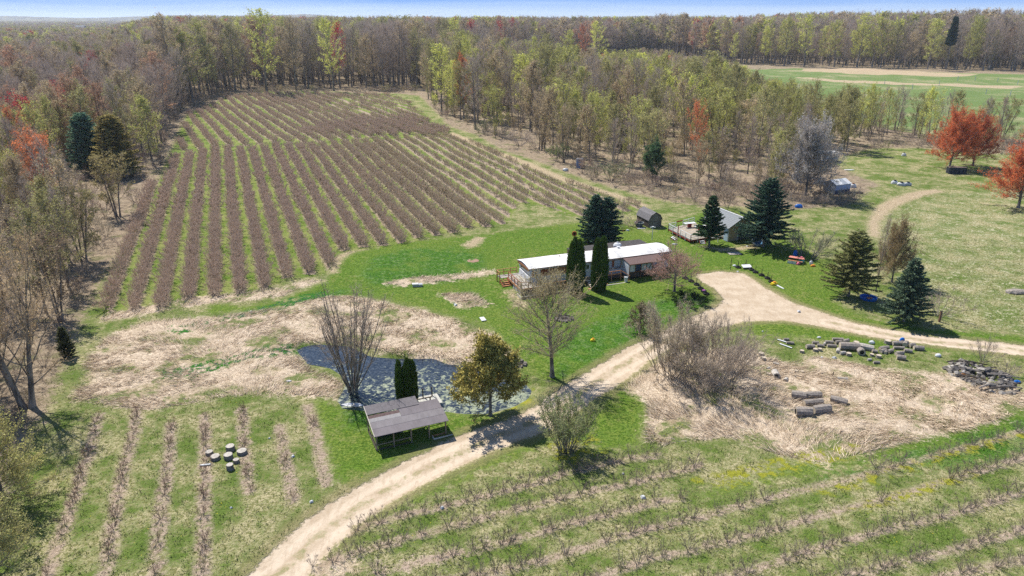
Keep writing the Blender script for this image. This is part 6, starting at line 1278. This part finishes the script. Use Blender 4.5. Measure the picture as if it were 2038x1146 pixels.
for a, b, ln, rz, lab in ((575, 285, 1.5, -.75, 'upper of two narrow white boards left of the logs'), (600, 345, 1.4, -.85, 'lower of two narrow white boards left of the logs')):
    x, y = P(*L7(a, b)); tag(B(-ln / 2, ln / 2, -.09, .09, 0, .05).build('board', WHITE, None, (x, y, H1(x, y) + .05), (0, 0, rz)), lab, 'board')
lump('white_box', 'small white box behind the log scatter', 'box', *L7(1822, 312), (.7, .5, .32), WHITE, seed=40); lump('white_scrap', 'white scrap behind the left part of the log scatter', 'litter', *L7(1072, 238), (.5, .3, .16), WHITE, seed=41)
for a, b, w_, k, r_, rz in ((185, 170, 140, 'l', 60, .1), (300, 182, 85, 'l', 66, .9), (205, 232, 130, 'l', 42, -.1), (390, 200, 80, 'l', 60, .2), (485, 242, 115, 'l', 62, -.15), (335, 280, 90, 'l', 52, -.3), (20, 235, 75, 'l', 50, .3), (80, 285, 90, 'l', 48, .5), (210, 325, 105, 'l', 60, .2), (235, 388, 100, 'l', 66, -.35), (15, 300, 60, 'l', 40, 1)):
    px, py = L8(a, b); S7((px - 1480) * 7.164, (py - 640) * 7.164, w_, k, 'grey cut log in the right part of the scatter near the blue tarp', r=r_, rz=rz, grp='cut logs near the blue tarp')
px, py = L8(45, 150); S7((px - 1480) * 7.164, (py - 640) * 7.164, 82, 's', 'upright round stump on the grass left of the blue tarp', grp=None)
lump('blue_bag', 'bright blue tarp scrap lying on the logs near the driveway', 'tarp', *L8(250, 140), (.6, .4, .5), BLUEP, seed=42); lump('white_jug', 'white jug on the grass left of the rubble pile', 'jug', *L8(765, 352), (.65, .5, .3), WHITE, seed=43)
for a, b, ln, r_, rz, hol, lab in ((507, 645, 84, 52, -.3, True, 'upper left of the six big dark logs in the dry field'), (600, 640, 110, 44, .1, False, 'upper middle of the six big dark logs in the dry field'), (605, 690, 125, 42, .18, False, 'long thin log under the upper middle one'), (540, 757, 100, 60, -.05, True, 'hollow log nearest the camera in the group of big dark logs'), (660, 742, 115, 56, .2, False, 'thick dark log right of the hollow one'), (780, 678, 95, 44, -.55, False, 'slightly apart grey log at the right of the big dark logs')):
    px, py = L6(a, b); x, y = P(px, py); pm = math.hypot(x, y, CAMH) / FPX / 3.408; log(px, py + 2, ln * pm, r_ * pm * .5, rz, lab, hollow=hol)
x, y = P(*L7(1270, 765)); tag(MB().tube([(0, 0, -.1), (.05, 0, .5)], [.07, .04], 6).build('stake', DARKW, None, (x, y, H1(x, y))), 'short dark stake standing in the dry field between logs', 'stake')
def rubble():
    rng = random.Random(5); poly = PP([L8(*q) for q in ((820, 540), (950, 455), (1060, 415), (1250, 425), (1400, 500), (1500, 560), (1720, 600), (1880, 740), (1900, 900), (1680, 930), (1560, 900), (1310, 850), (1200, 740), (960, 650))]); lo, hi = poly.min(0), poly.max(0); c = poly.mean(0); base = []
    mesh = []
    for k in range(9):
        mb = MB(); s = [(rng.uniform(.75, 1.15), rng.uniform(.75, 1.15)) for _ in range(7)]
        b = [(math.cos(6.283 * i / 7) * s[i][0], math.sin(6.283 * i / 7) * s[i][1], 0) for i in range(7)]; t_ = [(x * rng.uniform(.55, .85), y * rng.uniform(.5, .85), rng.uniform(.55, .95)) for x, y, _ in b]
        mb.add(b + t_, [tuple(range(6, -1, -1)), tuple(range(7, 14))] + [(i, (i + 1) % 7, (i + 1) % 7 + 7, i + 7) for i in range(7)]); mesh.append(mb.mesh('stone', (STONE, STONEL, STONE, mat('dark_rubble', (.12, .11, .105), var=.4))[k % 4]))
    n = 0; tries = 0
    while n < 170 and tries < 4000:
        tries += 1; x, y = rng.uniform(lo[0], hi[0]), rng.uniform(lo[1], hi[1])
        if not inside(np.array([x]), np.array([y]), poly)[0]: continue
        e = min(float(min(seg_dist(np.array([x]), np.array([y]), poly[i], poly[(i + 1) % len(poly)])[0] for i in range(len(poly)))), 1.2); s = rng.uniform(.12, .42)
        o = link('stone', rng.choice(mesh), None, (x, y, H1(x, y) - .05 + e * .45 * rng.random()), (rng.uniform(-.5, .5), rng.uniform(-.5, .5), rng.uniform(0, 6)), (s * rng.uniform(.8, 1.5), s, s * rng.uniform(.6, 1.1)))
        tag(o, 'broken grey stone in the rubble pile at the right edge', 'stone', 'stones of the rubble pile'); n += 1
    for k in range(16):
        x, y = rng.uniform(lo[0] + 1, hi[0] - 1), rng.uniform(lo[1] + .5, hi[1] - .5)
        if not inside(np.array([x]), np.array([y]), poly)[0]: continue
        a = rng.uniform(-.6, .6); L_ = rng.uniform(.6, 1.4); tag(MB().tube([(-L_ * math.cos(a), -L_ * math.sin(a), .35), (0, 0, .5), (L_ * math.cos(a), L_ * math.sin(a), .42)], [.07, .08, .05], 6, jit=.3).build('driftwood', LOGB if k % 2 else DARKW, None, (x, y, H1(x, y))), 'dark branch piece lying on the rubble pile', 'branch', 'branches on the rubble pile')
    lump('orange_can', 'orange and white can on the left half of the rubble pile', 'can', *L8(1112, 640), (.5, .4, .45), ORANGEP, seed=51, m2=WHITE); lump('blue_scrap', 'bright blue scrap at the right end of the rubble pile', 'litter', *L8(1885, 735), (.75, .4, .25), BLUEP, seed=52)
    tree('pile_shrub', BUSHW[0], 'thin bare shrub standing behind the rubble pile', *L8(1390, 440), 2.9, (.25, .19, .14), .7, tn=('stems', 'twigs'), cat='shrub'); tree('pile_shrub', BUSHW[2], 'low brown brush growing over the right end of the rubble pile', *L8(1730, 640), 1.5, (.24, .19, .11), 1.3, tn=('stems', 'twigs'), cat='shrub')
rubble()
# -- seven stumps in the left field
for a, b, s, hh, lab in ((1070, 518, .30, .28, 'stump farthest left among the seven in the lower left field'), (1100, 542, .38, .30, 'wide stump second from the left of the seven'), (1178, 497, .36, .42, 'stump farthest from the camera among the seven'), (1237, 515, .40, .30, 'wide stump farthest right of the seven'), (1168, 540, .36, .40, 'thick stump in the centre of the seven'), (1208, 560, .25, .28, 'smallest stump right below the centre of the seven'), (1177, 596, .28, .46, 'tall tilted stump nearest the camera of the seven')):
    log(a / 2.569, 700 + b / 2.569, hh, s, 0, lab, True, mat('grey_stump', (.23, .21, .20), var=.35, scale=5))
x, y = P(408, 924); tag(B(-.4, .4, -.08, .08, 0, .06).build('short_board', WHITE, None, (x, y, H1(x, y) + .03), (0, 0, .2)), 'short white board left of the seven stumps', 'board')
# scraps of white litter in the grass
for i, (px, py) in enumerate(((1518, 660), (1636, 711), (1660, 712), (536, 872), (583, 909), (907, 608), (904, 605), (500, 620), (1280, 990), (1240, 943), (880, 1010), (353, 466), (571, 493), (573, 353), (1590, 620), (460, 1010), (620, 1000))):
    x, y = P(px, py); s = .09 + .05 * (i % 3); tag(MB().hexa([(-s, -s, 0), (s, -s * .7, 0), (s * .8, s, 0), (-s, s * .8, 0)], [(-s * .6, -s * .5, s), (s * .7, -s * .4, s * .6), (s * .4, s * .6, s), (-s * .6, s * .5, s * .7)]).build('litter_scrap', WHITE, None, (x, y, H1(x, y) + .02), (0, 0, i)), 'small scrap of white litter lying in the grass', 'litter', 'white scraps in the grass')
# thin white stakes in the far field
for i, (px, py) in enumerate(((1868, 173), (1962, 186), (1815, 178), (2010, 190), (1905, 163), (1760, 168), (1985, 163), (2025, 168), (1940, 161))):
    x, y = P(px, py); tag(MB().tube([(0, 0, 0), (0, 0, 2.6)], .14, 5).build('field_stake', WHITE, None, (x, y, H1(x, y))), 'thin white stake standing in the green far field', 'stake', 'white stakes in the far field')

# ---------------------------------------------------------------- air
def haze():
    g = bpy.data.materials.new('haze_air'); g.use_nodes = True; t = g.node_tree; t.nodes.remove(t.nodes['Principled BSDF'])
    v = t.nodes.new('ShaderNodeVolumePrincipled'); v.inputs['Color'].default_value = (.72, .83, 1, 1); v.inputs['Density'].default_value = .00010; v.inputs['Anisotropy'].default_value = .3
    t.links.new(v.outputs[0], t.nodes['Material Output'].inputs['Volume'])
    tag(B(-12000, 12000, -1200, 17500, -3.5, 76).build('haze', g), 'pale blue air over the whole land', kind='stuff')
haze()
